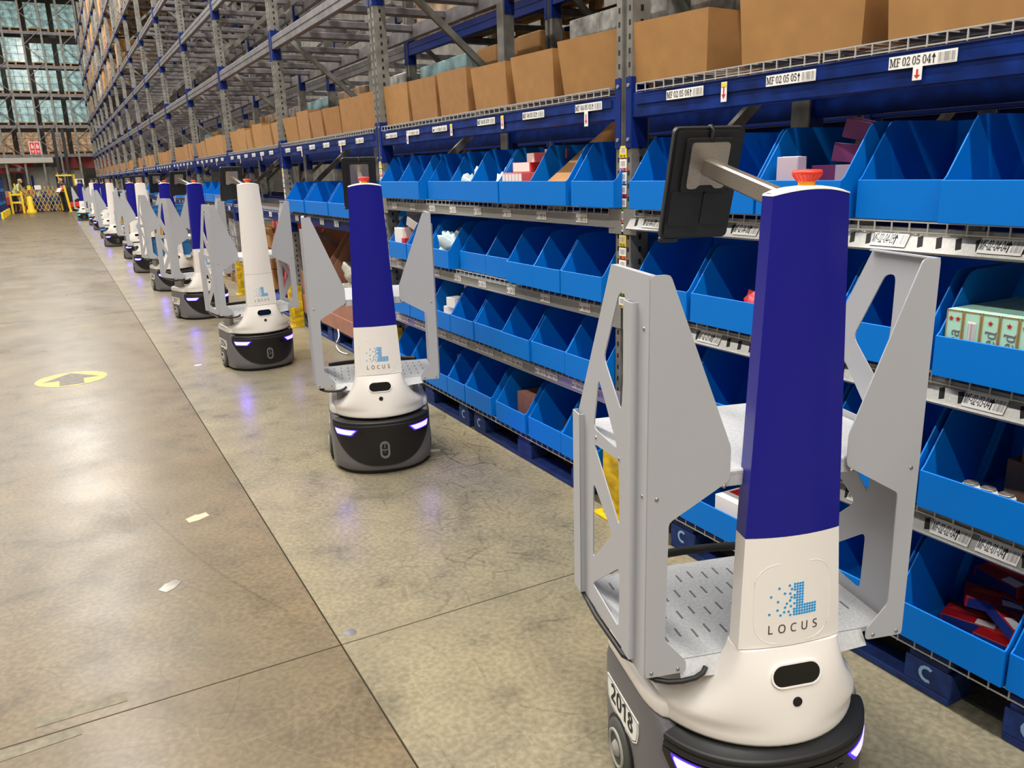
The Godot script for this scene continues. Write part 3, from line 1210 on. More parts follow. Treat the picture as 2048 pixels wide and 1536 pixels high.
func beam_cartons() -> void:
	var kinds := []
	for k in 4:
		kinds.append(carton_mesh(0.335 + 0.01 * k, [0.215, 0.24, 0.225, 0.25][k], 0.37, [0.10, 0.07, 0.12, 0.05][k]))
	var big := carton_mesh(0.36, 0.215, 0.40, 0.06)
	var flap := Geo.new()
	flap.box(Vector3(-0.001, 0, 0), Vector3(0.0015, 0.05, 0.3))
	var list := []
	for a in [[-2.50, 0.12, 0], [-1.90, 0.14, 1], [-1.36, 0.10, 1], [-0.86, 0.05, 1]]:
		list.append([1, a[0], a[1], -1])
	for a in [-5.24, -4.79, -4.36, -3.91, -3.47, -3.02]:
		list.append([2, a, rng.randf_range(0.02, 0.1), rng.randi_range(0, 3)])
	for n in range(3, 18):
		var z := Z1 - BAY * (n - 1) + 0.29
		var m := 6 if n < 9 else 5
		for i in m:
			if n in [9] and i < 2:
				continue
			list.append([n, z + i * (BAY - 0.58) / (m - 1) + rng.randf_range(-0.015, 0.015), rng.randf_range(-0.06, 0.1), rng.randi_range(0, 3)])
	var count := {}
	for a in list:
		count[a[0]] = count.get(a[0], 0) + 1
		var n: int = a[0]
		var o := thing("open_carton", "open brown carton, %s from the far post, on the beam of the %s bay" % [ORD[count[n]], ORD[n]], "box", Vector3(RX + 0.235, 1.8, a[1]), a[2], "open cartons on the beam of the %s bay" % ORD[n])
		if a[3] < 0:
			var b := part(big, "carton_body", M.card, o)
			b.scale = Vector3(1, 1.0 if count[n] < 2 else 1.12, 1.0 if count[n] < 2 else 1.14)
		else:
			part(kinds[a[3]], "carton_body", M.card if (a[3] + n) % 3 else M.card_dark, o)


# ---------------------------------------------------------------- robots
func front_pt(f: float, r: float, y: float, e := 0.86) -> Vector3:
	return Vector3(r * sp(sin(f), e), y, 0.02 + r * sp(cos(f), e))


func side_share(f: float) -> float:
	return smoothstep(deg_to_rad(62.0), deg_to_rad(72.0), absf(f))


# plan of the base, round in front and straight along the sides; the height and the radius may differ at the sides
func base_ring(y: float, r: float, e := 0.86, y_side := -1.0, r_side := -1.0) -> PackedVector3Array:
	var zc := 0.02
	var zb := -0.24
	var n := 36
	if y_side < 0.0:
		y_side = y
	if r_side < 0.0:
		r_side = r
	var a := PackedVector3Array()
	for i in n + 1:
		var f := -PI / 2 + PI * i / n
		var k := side_share(f)
		a.append(front_pt(f, lerpf(r, r_side, k), lerpf(y, y_side, k), e))
	y = y_side
	r = r_side
	var rc := 0.06
	for i in 4:
		a.append(Vector3(r, y, lerpf(zc, zb + rc, (i + 1) / 4.0)))
	for i in 5:
		var f := PI / 2 * (i + 1) / 5.0
		a.append(Vector3(r - rc + rc * cos(f), y, zb + rc - rc * sin(f)))
	for i in 4:
		a.append(Vector3(lerpf(r - rc, -r + rc, (i + 1) / 5.0), y, zb))
	for i in 6:
		var f := PI / 2 * i / 5.0
		a.append(Vector3(-r + rc - rc * sin(f), y, zb + rc - rc * cos(f)))
	for i in 3:
		a.append(Vector3(-r, y, lerpf(zb + rc, zc, (i + 1) / 4.0)))
	return a


func front_patch(r: float, lift: float, f0: float, f1: float, lo: Callable, hi: Callable, cols := 24, rows := 5) -> Geo:
	# a panel that follows the round front of the base; its edges go back into the base
	var g := Geo.new()
	var rings := []
	for i in rows + 1:
		var ring := PackedVector3Array()
		for j in cols + 1:
			var f := lerpf(f0, f1, j / float(cols))
			var y := lerpf(lo.call(f), hi.call(f), i / float(rows))
			ring.append(front_pt(f, r + lift, y))
		rings.append(ring)
	g.loft(rings, false)
	var back := func(p: Vector3) -> Vector3:
		var q := Vector3(p.x, 0, p.z - 0.02).normalized() * (r - 0.004)
		return Vector3(q.x, p.y, q.z + 0.02)
	for e in [rings[0], rings[rows]]:
		for j in cols:
			var a: Vector3 = e[j]
			var b: Vector3 = e[j + 1]
			if e == rings[0]:
				g.quad(back.call(a), back.call(b), b, a)
			else:
				g.quad(a, b, back.call(b), back.call(a))
	for i in rows:
		var a: Vector3 = rings[i][0]
		var b: Vector3 = rings[i + 1][0]
		g.quad(back.call(a), a, b, back.call(b))
		a = rings[i][cols]
		b = rings[i + 1][cols]
		g.quad(a, back.call(a), back.call(b), b)
	return g


func sp(v: float, e: float) -> float:
	return signf(v) * pow(absf(v), e)


func neck_ring(y: float, w: float, zf: float, zb: float, e: float, n := 72) -> PackedVector3Array:
	var a := PackedVector3Array()
	for i in n:
		var t := TAU * i / n
		a.append(Vector3(w * sp(cos(t), e), y, (zf + zb) * 0.5 - (zf - zb) * 0.5 * sp(sin(t), e)))
	return a


func mast_w(y: float) -> float:
	if y < 0.762:
		return lerpf(0.118, 0.107, (y - 0.517) / 0.245)
	return lerpf(0.107, 0.079, (y - 0.762) / 0.68)


func mast_z(y: float) -> float:
	if y < 0.762:
		return lerpf(0.226, 0.2145, (y - 0.517) / 0.245)
	return lerpf(0.2145, 0.205, (y - 0.762) / 0.68)


func front_z(x: float, y: float) -> float:
	var w := mast_w(y)
	return mast_z(y) - 0.014 * (x / w) * (x / w)


func mast_ring(y: float, arch := 0.0, grow := 0.0) -> PackedVector3Array:
	var a := PackedVector3Array()
	var w := mast_w(y) + grow
	var z := mast_z(y) + grow
	for i in 11:
		var u := -1.0 + 2.0 * i / 10.0
		a.append(Vector3(u * w, y + arch * (1.0 - u * u), z - 0.014 * u * u))
	a.append(Vector3(w - 0.004, y, z - 0.014 - 0.045))
	for i in 5:
		var u := 0.8 - 1.6 * i / 4.0
		a.append(Vector3(u * (w - 0.006), y + arch * (1.0 - u * u), z - 0.066))
	a.append(Vector3(-w + 0.004, y, z - 0.014 - 0.045))
	return a


func stadium(w: float, h: float, n := 8) -> PackedVector2Array:
	# a slot with round ends, the long axis along x if w > h
	var a := PackedVector2Array()
	var r := minf(w, h) * 0.5
	var s := maxf(w, h) * 0.5 - r
	for k in 2:
		for i in n + 1:
			var t := -PI / 2 + PI * i / n + PI * k
			var p := Vector2(cos(t) * r + (s if k == 0 else -s), sin(t) * r)
			a.append(p if w >= h else Vector2(-p.y, p.x))
	return a


func round_rect(w: float, h: float, r: float, n := 5) -> PackedVector2Array:
	var a := PackedVector2Array()
	for k in 4:
		var c := Vector2((w * 0.5 - r) * (1 if k in [0, 3] else -1), (h * 0.5 - r) * (1 if k < 2 else -1))
		for i in n + 1:
			var t := PI / 2 * (k + i / float(n))
			a.append(c + Vector2(cos(t), sin(t)) * r)
	return a


func rounded(poly: Array, r: float, n := 3) -> PackedVector2Array:
	# the same outline with its corners rounded off
	var a := PackedVector2Array()
	var m := poly.size()
	for i in m:
		var p: Vector2 = poly[i]
		var d0: Vector2 = (poly[(i + m - 1) % m] - p)
		var d1: Vector2 = (poly[(i + 1) % m] - p)
		var c := minf(r, minf(d0.length(), d1.length()) * 0.45)
		var p0 := p + d0.normalized() * c
		var p1 := p + d1.normalized() * c
		for k in n + 1:
			var t := k / float(n)
			a.append(p0.lerp(p, t).lerp(p.lerp(p1, t), t))
	return a


func robot_model() -> Node3D:
	var o := thing("picking_robot", "", "robot", Vector3.ZERO, 0.0, "parked picking robots")
	# base
	var g := Geo.new()
	var rings := []
	for a in [[0.022, 0.246, 0.022], [0.03, 0.254, 0.03], [0.07, 0.259, 0.07], [0.16, 0.262, 0.16], [0.248, 0.262, 0.275], [0.262, 0.257, 0.297], [0.266, 0.245, 0.2985]]:
		rings.append(base_ring(a[0], a[1], 0.86, a[2], maxf(a[1], 0.257)))
	g.loft(rings, true)
	g.cap(rings[0], false)
	g.cap(rings[-1], true)
	part(g, "base", M.base_grey, o)
	g = Geo.new()
	rings = []
	for a in [[0.004, 0.235], [0.024, 0.24]]:
		rings.append(base_ring(a[0], a[1]))
	g.loft(rings, true)
	g.cap(rings[0], false)
	g.cap(rings[-1], true)
	part(g, "bumper_skirt", M.black, o)
	# black face panel with a curved lower edge
	var fm := deg_to_rad(68.0)
	var smile := front_patch(0.262, 0.003, -fm, fm, func(f): return 0.052 + 0.185 * pow(absf(f) / fm, 2.2), func(_f): return 0.25, 40, 6)
	part(smile, "face_panel", M.base_black, o)
	# dark lips around the scanner slot
	g = Geo.new()
	rings = []
	for a in [[0.252, 0.262], [0.256, 0.267], [0.266, 0.267], [0.27, 0.262], [0.273, 0.266], [0.281, 0.266], [0.285, 0.26], [0.285, 0.22], [0.302, 0.215]]:
		var ring := PackedVector3Array()
		for i in 41:
			ring.append(front_pt(deg_to_rad(-67.0 + 134.0 * i / 40.0), a[1], a[0]))
		rings.append(ring)
	g.loft(rings, false)
	part(g, "scanner_rim", M.black, o)
	g = Geo.new()
	g.box(Vector3(0, 0.294, 0.235), Vector3(0.045, 0.016, 0.03))
	part(g, "scanner", M.lens, o)
	# headlights
	for s in [-1.0, 1.0]:
		var a0 := deg_to_rad(26.0)
		var a1 := deg_to_rad(62.0)
		var lo := func(f): return 0.222 - 0.004 * (absf(f) - a0)
		var rim := front_patch(0.262, 0.0045, minf(s * a0, s * a1), maxf(s * a0, s * a1), func(f): return 0.2135 + 0.030 * maxf(0.0, (deg_to_rad(33.0) - absf(f)) / deg_to_rad(7.0)) + 0.03 * maxf(0.0, (absf(f) - deg_to_rad(58.0)) / deg_to_rad(4.0)), func(_f): return 0.247, 24, 2)
		var e := part(rim, "headlight_rim", M.eye_rim, o)
		var core := front_patch(0.262, 0.0062, minf(s * deg_to_rad(28.5), s * deg_to_rad(60.0)), maxf(s * deg_to_rad(28.5), s * deg_to_rad(60.0)), func(f): return 0.2185 + 0.023 * maxf(0.0, (deg_to_rad(34.5) - absf(f)) / deg_to_rad(6.0)) + 0.02 * maxf(0.0, (absf(f) - deg_to_rad(57.0)) / deg_to_rad(3.0)), func(_f): return 0.2435, 24, 2)
		part(core, "headlight_lamp", M.eye_violet, e)
		var sn := front_patch(0.262, 0.005, s * deg_to_rad(20.0) - 0.06, s * deg_to_rad(20.0) + 0.06, func(f): return 0.2225 - 0.009 * sqrt(maxf(0.0, 1.0 - pow((f - s * deg_to_rad(20.0)) / 0.061, 2))), func(f): return 0.2225 + 0.009 * sqrt(maxf(0.0, 1.0 - pow((f - s * deg_to_rad(20.0)) / 0.061, 2))), 10, 2)
		part(sn, "range_sensor", M.lens, o)
	# charging socket
	g = Geo.new()
	var tr := Transform3D(Basis(), Vector3(0, 0.137, 0.2845))
	g.plate(stadium(0.05, 0.092), tr, 0.008, [stadium(0.03, 0.068)])
	for y in [-0.036, 0.036]:
		for x in [-0.015, 0.015]:
			g.cyl(Vector3(x, 0.137 + y, 0.288), Vector3(x, 0.137 + y, 0.2895), 0.003, 6)
	var socket := part(g, "charging_socket", M.base_grey, o)
	g = Geo.new()
	g.box(Vector3(0, 0.137, 0.286), Vector3(0.032, 0.004, 0.006))
	g.box(Vector3(0, 0.158, 0.286), Vector3(0.004, 0.024, 0.005))
	g.box(Vector3(0, 0.127, 0.286), Vector3(0.003, 0.012, 0.005))
	part(g, "contact", M.base_grey, socket)
	# wheels and number plate
	for s in [-1.0, 1.0]:
		g = Geo.new()
		g.cyl(Vector3(s * 0.245, 0.078, -0.085), Vector3(s * 0.2655, 0.078, -0.085), 0.082, 28)
		var arch := part(g, "wheel_arch", M.black, o)
		g = Geo.new()
		g.lathe([Vector2(0.02, 0.0), Vector2(0.07, 0.0), Vector2(0.074, 0.006), Vector2(0.074, 0.03), Vector2(0.07, 0.036), Vector2(0.05, 0.038)], 28, Vector3(s * 0.236, 0.076, -0.085), Basis(Vector3.BACK, -s * PI / 2))
		var w := part(g, "wheel", M.tyre, o)
		g = Geo.new()
		g.lathe([Vector2(0.05, 0.0), Vector2(0.05, 0.004), Vector2(0.044, 0.006), Vector2(0.04, -0.002), Vector2(0.022, 0.0), Vector2(0.016, 0.008), Vector2(0.001, 0.009)], 24, Vector3(s * 0.273, 0.076, -0.085), Basis(Vector3.BACK, -s * PI / 2))
		part(g, "hub", M.hub, w)
		var pl := Transform3D(Basis(Vector3.BACK * -s, Vector3.UP, Vector3.RIGHT * s) if s > 0 else Basis(Vector3.BACK, Vector3.UP, Vector3.LEFT), Vector3(s * 0.2628, 0.2, -0.075))
		g = Geo.new()
		var outline := PackedVector2Array([Vector2(-0.105, 0.032), Vector2(0.105, 0.032), Vector2(0.106, 0.0), Vector2(0.098, -0.03), Vector2(0.075, -0.045), Vector2(0.0, -0.05), Vector2(-0.075, -0.045), Vector2(-0.098, -0.03), Vector2(-0.106, 0.0)])
		g.plate(outline, pl, 0.003)
		var p := part(g, "number_plate", M.label_white, o)
		g = Geo.new()
		var big := Geometry2D.offset_polygon(outline, -0.004)[0]
		var small := Geometry2D.offset_polygon(outline, -0.0058)[0]
		g.plate(big, Transform3D(pl.basis, pl.origin + Vector3(s * 0.0016, 0, 0)), 0.0006, [small])
		part(g, "plate_border", M.ink, p)
		var t := part(text_mesh("2018", 0.05, 0.0008, "Droid Sans", 700), "digits", M.ink, p, pl.origin + Vector3(s * 0.0018, -0.002, 0), Vector3(0, s * PI / 2, 0))
		t.set_meta("plate", true)
	# white shell over the base
	g = Geo.new()
	rings = []
	for a in [[0.301, 0.226], [0.3015, 0.236], [0.306, 0.238], [0.328, 0.238], [0.338, 0.234], [0.343, 0.222]]:
		rings.append(base_ring(a[0], a[1], 1.0, a[0], a[1] + 0.020))
	g.loft(rings, true)
	g.cap(rings[0], false)
	g.cap(rings[-1], true)
	part(g, "shell", M.shell_white, o)
	# flared neck
	g = Geo.new()
	rings = []
	for a in [[0.3002, 0.241, 0.261, -0.22, 1.0], [0.302, 0.2455, 0.2655, -0.225, 1.0], [0.308, 0.247, 0.267, -0.225, 1.0], [0.322, 0.2465, 0.2665, -0.22, 1.0], [0.336, 0.2425, 0.2655, -0.19, 1.0], [0.346, 0.232, 0.264, -0.13, 0.96], [0.36, 0.211, 0.262, -0.05, 0.9], [0.38, 0.187, 0.2595, 0.02, 0.84], [0.405, 0.165, 0.256, 0.07, 0.76], [0.435, 0.1455, 0.2505, 0.10, 0.66], [0.465, 0.1315, 0.243, 0.125, 0.56], [0.492, 0.1225, 0.234, 0.14, 0.46], [0.514, 0.1175, 0.2265, 0.148, 0.38]]:
		rings.append(neck_ring(a[0], a[1], a[2], a[3], a[4]))
	g.loft(rings, true)
	g.cap(rings[-1], true)
	var neck := part(g, "neck", M.shell_white, o)
	g = Geo.new()
	var tilt := 0.33
	var slot_t := Transform3D(Basis(Vector3.RIGHT, -tilt * 0.75), Vector3(0, 0.4585, 0.2445))
	g.plate(stadium(0.11, 0.046), slot_t, 0.006)
	var win := part(g, "camera_window", M.lens, neck)
	g = Geo.new()
	g.plate(stadium(0.117, 0.053, 10), Transform3D(slot_t.basis, slot_t.origin + slot_t.basis.z * 0.001), 0.006, [stadium(0.109, 0.045, 10)])
	part(g, "window_rim", M.shell_white, neck)
	g = Geo.new()
	g.cyl(Vector3(0.0, 0.399, 0.245), Vector3(0.0, 0.4, 0.2592), 0.0105, 16)
	part(g, "camera_hole", M.hole, neck)
	# logo panel and mast
	var groups := []
	for i in 18:
		groups.append(0 if i < 10 else (1 if i == 10 else (2 if i == 11 else (3 if i < 16 else (4 if i == 16 else 5)))))
	g = Geo.new()
	rings = []
	for y in [0.5165, 0.56, 0.62, 0.69, 0.7605]:
		rings.append(mast_ring(y))
	g.loft(rings, true, groups)
	g.cap(rings[0], false)
	g.cap(rings[-1], true)
	var panel := part(g, "logo_panel", M.shell_white, o)
	g = Geo.new()
	rings = []
	for y in [0.762, 0.9, 1.05, 1.2, 1.32, 1.40]:
		rings.append(mast_ring(y))
	rings.append(mast_ring(1.436, 0.011))
	g.loft(rings, true, groups)
	g.cap(rings[0], false)
	part(g, "mast", M.mast_navy, o)
	g = Geo.new()
	var top := mast_ring(1.4365, 0.011, 0.0006)
	var t2 := PackedVector3Array()
	var mid := PackedVector3Array()
	for p in top:
		t2.append(p + Vector3(0, 0.003, 0))
		mid.append(Vector3(p.x * 0.97, 1.4405 + 0.0125 * (1.0 - pow(p.x / 0.08, 2)), lerpf(p.z, mast_z(1.436) - 0.033, 0.12)))
	var ctr := PackedVector3Array()
	for p in top:
		ctr.append(Vector3(p.x * 0.97, 1.4425 + 0.0125 * (1.0 - pow(p.x / 0.08, 2)), mast_z(1.436) - 0.033))
	g.loft([top, t2, mid, ctr], true)
	part(g, "mast_cap", M.shell_white, o)
	# printed logo
	g = Geo.new()
	var dots := []
	for c in 4:
		for r in 12:
			if c == 0 and r in [3, 5, 8]:
				continue
			dots.append(Vector2(0.0025 + c * 0.0062, 0.0 + r * 0.0062))
	for c in range(4, 9):
		for r in 4:
			dots.append(Vector2(0.0025 + c * 0.0062, r * 0.0062))
	for a in [[307, 152], [373, 138], [257, 212], [343, 195], [378, 200], [301, 254], [387, 230], [379, 253], [358, 274], [347, 303], [299, 319], [249, 346], [319, 360], [342, 338], [371, 338], [383, 365], [385, 298], [388, 167]]:
		dots.append(Vector2((a[0] - 400) * 0.000347, (365 - a[1]) * 0.000292))
	for d in dots:
		var x: float = d.x - 0.002
		var y: float = d.y + 0.586
		var z := front_z(x, y)
		var sl := Vector3(0.028 * x / (mast_w(y) * mast_w(y)), 0.047, 1.0).normalized()
		g.cyl(Vector3(x, y, z - 0.0005), Vector3(x, y, z) + sl * 0.0005, 0.0029, 8)
	part(g, "logo_dots", M.logo_blue, panel)
	var word := "LOCUS"
	for i in 5:
		var x := -0.052 + 0.026 * i
		part(text_mesh(word[i], 0.0185, 0.0008), "letter", M.logo_text, panel, Vector3(x, 0.556, front_z(x, 0.556) + 0.0004), Vector3(-0.047, 0.028 * x / pow(mast_w(0.556), 2), 0))
	g = Geo.new()
	var path := []
	var rr := round_rect(0.176, 0.178, 0.05, 6)
	for i in rr.size() + 1:
		var p := rr[i % rr.size()]
		path.append(Vector3(p.x, p.y + 0.613, front_z(p.x, p.y + 0.613) - 0.0006))
	g.tube(path, 0.0012, 6)
	part(g, "panel_ridge", M.shell_white, panel)
	# emergency stop
	g = Geo.new()
	g.cyl(Vector3(0, 1.452, 0.172), Vector3(0, 1.4615, 0.172), 0.0155, 20)
	var es := part(g, "emergency_stop", M.estop_yellow, o)
	g = Geo.new()
	g.lathe([Vector2(0.016, 0.0), Vector2(0.0175, 0.001), Vector2(0.0255, 0.011), Vector2(0.0275, 0.014), Vector2(0.0275, 0.017), Vector2(0.025, 0.0205), Vector2(0.0, 0.022)], 28, Vector3(0, 1.4612, 0.172))
	for i in 20:
		var t := TAU * i / 20.0
		var a := Vector3(cos(t), 0, sin(t))
		g.bar(Vector3(0, 1.4625, 0.172) + a * 0.0185, Vector3(0, 1.473, 0.172) + a * 0.0265, 0.0016, 0.0016)
	part(g, "stop_button", M.estop_red, es)
	# tablet on its arm
	g = Geo.new()
	var tb := Basis(Vector3.RIGHT, 0.30)
	var tt := Transform3D(tb, Vector3(0.002, 1.452, -0.272))
	g.plate(round_rect(0.176, 0.268, 0.012), Transform3D(tb, tt.origin), 0.014)
	g.plate(round_rect(0.164, 0.255, 0.012), Transform3D(tb, tt.origin + tb.z * 0.009), 0.006)
	g.plate(round_rect(0.12, 0.125, 0.01), Transform3D(tb, tt * Vector3(0, 0.05, 0.014)), 0.014)
	g.plate(round_rect(0.072, 0.085, 0.01), Transform3D(tb, tt * Vector3(0.042, -0.055, 0.012)), 0.006)
	g.plate(round_rect(0.072, 0.085, 0.01), Transform3D(tb, tt * Vector3(-0.042, -0.055, 0.012)), 0.006)
	g.tube([tt * Vector3(0, 0.134, 0), tt * Vector3(0, 0.137, 0.008), tt * Vector3(0, 0.13, 0.018), tt * Vector3(0, 0.11, 0.021)], 0.005, 8)
	g.bevel_box(tt * Vector3(-0.062, -0.137, 0.0), Vector3(0.05, 0.014, 0.016), 0.003, tb)
	var tab := part(g, "tablet", M.black, o)
	g = Geo.new()
	g.plate(round_rect(0.152, 0.24, 0.006), Transform3D(tb, tt.origin - tb.z * 0.0076), 0.002)
	part(g, "tablet_glass", M.lens, tab)
	g = Geo.new()
	g.plate(rounded([Vector2(-0.048, 0.052), Vector2(0.048, 0.052), Vector2(0.048, -0.056), Vector2(0.024, -0.056), Vector2(0.016, -0.047), Vector2(-0.016, -0.047), Vector2(-0.024, -0.056), Vector2(-0.048, -0.056)], 0.01), Transform3D(tb, tt * Vector3(0, 0.052, 0.0235)), 0.004)
	for x in [-0.038, 0.038]:
		for y in [-0.038, 0.032]:
			g.cyl(tt * Vector3(x, 0.052 + y, 0.025), tt * Vector3(x, 0.052 + y, 0.0265), 0.0035, 8)
	var bp := part(g, "mounting_plate", M.steel, o)
	g = Geo.new()
	g.bevel_box(Vector3(0, 1.452, -0.045), Vector3(0.024, 0.04, 0.40), 0.004, Basis(Vector3.RIGHT, 0.2))
	part(g, "tablet_arm", M.steel, o)
	# the two shelves
	g = Geo.new()
	g.bevel_box(Vector3(0, 0.893, -0.045), Vector3(0.604, 0.012, 0.42), 0.003)
	g.box(Vector3(0, 0.88, 0.163), Vector3(0.604, 0.03, 0.003))
	g.box(Vector3(0, 0.88, -0.253), Vector3(0.604, 0.03, 0.003))
	part(g, "upper_shelf", M.shelf_grey, o)
	g = Geo.new()
	g.bevel_box(Vector3(0, 0.464, -0.055), Vector3(0.604, 0.012, 0.40), 0.003)
	g.quad(Vector3(-0.30, 0.459, 0.145), Vector3(0.30, 0.459, 0.145), Vector3(0.30, 0.47, 0.145), Vector3(-0.30, 0.47, 0.145))
	for s in [-1.0, 1.0]:
		# lip that folds down and in towards the mast
		var a := Vector3(s * 0.215, 0.47, 0.145)
		var b := Vector3(s * 0.115, 0.47, 0.145)
		var pts := [Vector3(s * 0.225, 0.469, 0.148), Vector3(s * 0.10, 0.469, 0.148), Vector3(s * 0.10, 0.43, 0.17), Vector3(s * 0.225, 0.44, 0.17)]
		if s > 0:
			g.quad(pts[0], pts[1], pts[2], pts[3])
			g.quad(pts[3], pts[2], pts[1], pts[0])
		else:
			g.quad(pts[3], pts[2], pts[1], pts[0])
			g.quad(pts[0], pts[1], pts[2], pts[3])
	for x in [-0.2, 0.2]:
		g.box(Vector3(x, 0.4, -0.08), Vector3(0.03, 0.12, 0.2))
	var tray := part(g, "lower_tray", M.shelf_grey, o)
	g = Geo.new()
	for z in [-0.19, -0.11, -0.03, 0.05]:
		for k in 15:
			g.box(Vector3(-0.25 + k * 0.0357, 0.4702, z + 0.012 * (k % 2)), Vector3(0.005, 0.0008, 0.034))
	part(g, "slots", M.base_grey, tray).set_meta("kind", "stuff")
	# side wings
	for s in [-1.0, 1.0]:
		var holes := []
		for h in [[Vector2(0.016, 1.252), Vector2(0.05, 1.256), Vector2(0.05, 1.14), Vector2(0.032, 1.0), Vector2(-0.078, 1.094)], [Vector2(-0.111, 1.042), Vector2(-0.147, 0.912), Vector2(0.014, 0.912)], [Vector2(-0.147, 0.874), Vector2(0.018, 0.889), Vector2(0.026, 0.735)], [Vector2(-0.15, 0.778), Vector2(-0.155, 0.575), Vector2(-0.018, 0.70)], [Vector2(0.027, 0.64), Vector2(-0.16, 0.505), Vector2(0.024, 0.488)]]:
			holes.append(rounded(h, 0.02))
		g = Geo.new()
		# local plate x = -z world side, so that the outline is written as (z, y)
		g.plate(PackedVector2Array([Vector2(0.172, 1.303), Vector2(-0.031, 1.303), Vector2(-0.278, 0.891), Vector2(-0.288, 0.445), Vector2(0.172, 0.457)]), Transform3D(Basis(Vector3.BACK, Vector3.UP, Vector3.LEFT), Vector3(s * 0.3095, 0, 0)), 0.003, holes)
		var wing := part(g, "side_wing", M.wing_grey, o)
		g = Geo.new()
		var fl := []
		for p in [Vector2(0.3095, 1.303), Vector2(0.27, 1.303), Vector2(0.133, 0.952), Vector2(0.133, 0.882), Vector2(0.263, 0.806), Vector2(0.266, 0.54), Vector2(0.217, 0.484), Vector2(0.217, 0.458), Vector2(0.3095, 0.458)]:
			fl.append(Vector2(p.x * s, p.y))
		var fo := rounded(fl, 0.008, 2)
		g.plate(fo, Transform3D(Basis(), Vector3(0, 0, 0.1735)), 0.003)
		part(g, "front_flange", M.wing_grey, wing)
		g = Geo.new()
		# Z-shaped rails on the outside
		for a in [[0.075, 0.118, 0.47, 1.245], [-0.265, -0.215, 0.452, 0.925]]:
			var h: float = a[3] - a[2]
			var y: float = (a[2] + a[3]) * 0.5
			g.box(Vector3(s * 0.3225, y, (a[0] + a[1]) * 0.5), Vector3(0.003, h, a[1] - a[0]))
			g.box(Vector3(s * 0.3165, y, a[1] - 0.0015), Vector3(0.012, h, 0.003))
			g.box(Vector3(s * 0.3165, y, a[0] + 0.0015), Vector3(0.012, h, 0.003))
		part(g, "rail", M.wing_grey, wing)
		g = Geo.new()
		for a in [[0.145, 0.87], [0.29, 0.86], [0.235, 0.468], [0.295, 0.468]]:
			g.lathe([Vector2(0.0045, 0.0), Vector2(0.004, 0.0015), Vector2(0.0, 0.002)], 8, Vector3(s * a[0], a[1], 0.175), Basis(Vector3.RIGHT, PI / 2))
		for a in [[-0.13, 0.893], [0.02, 0.893], [-0.28, 0.86], [0.15, 1.2], [0.15, 0.86]]:
			g.lathe([Vector2(0.0045, 0.0), Vector2(0.004, 0.0015), Vector2(0.0, 0.002)], 8, Vector3(s * 0.311, a[1], a[0]), Basis(Vector3.BACK, -s * PI / 2))
		part(g, "rivets", M.steel, wing).set_meta("kind", "stuff")
		g = Geo.new()
		g.box(Vector3(s * 0.3035, 1.3015, 0.07), Vector3(0.012, 0.003, 0.2))
		part(g, "top_fold", M.wing_grey, wing)
	# black edge cable under the tray
	g = Geo.new()
	g.tube([Vector3(-0.312, 0.445, -0.25), Vector3(-0.314, 0.436, -0.12), Vector3(-0.305, 0.428, 0.04), Vector3(-0.28, 0.436, 0.1)], 0.007, 8)
	part(g, "edge_cable", M.black, o)
	g = Geo.new()
	g.tube([Vector3(-0.295, 0.449, 0.15), Vector3(-0.28, 0.443, 0.164), Vector3(-0.255, 0.4385, 0.172), Vector3(-0.225, 0.4375, 0.176), Vector3(-0.195, 0.4395, 0.176), Vector3(-0.175, 0.445, 0.171), Vector3(-0.165, 0.452, 0.163)], 0.006, 8)
	part(g, "edge_cable", M.black, o)
	g = Geo.new()
	var arc := []
	for i in 9:
		var t := lerpf(0.3, PI - 0.3, i / 8.0)
		arc.append(Vector3(cos(t) * 0.25, 0.475, -0.24 - sin(t) * 0.07))
	g.tube(arc, 0.012, 8)
	part(g, "rear_bumper_bar", M.black, o)
	return o


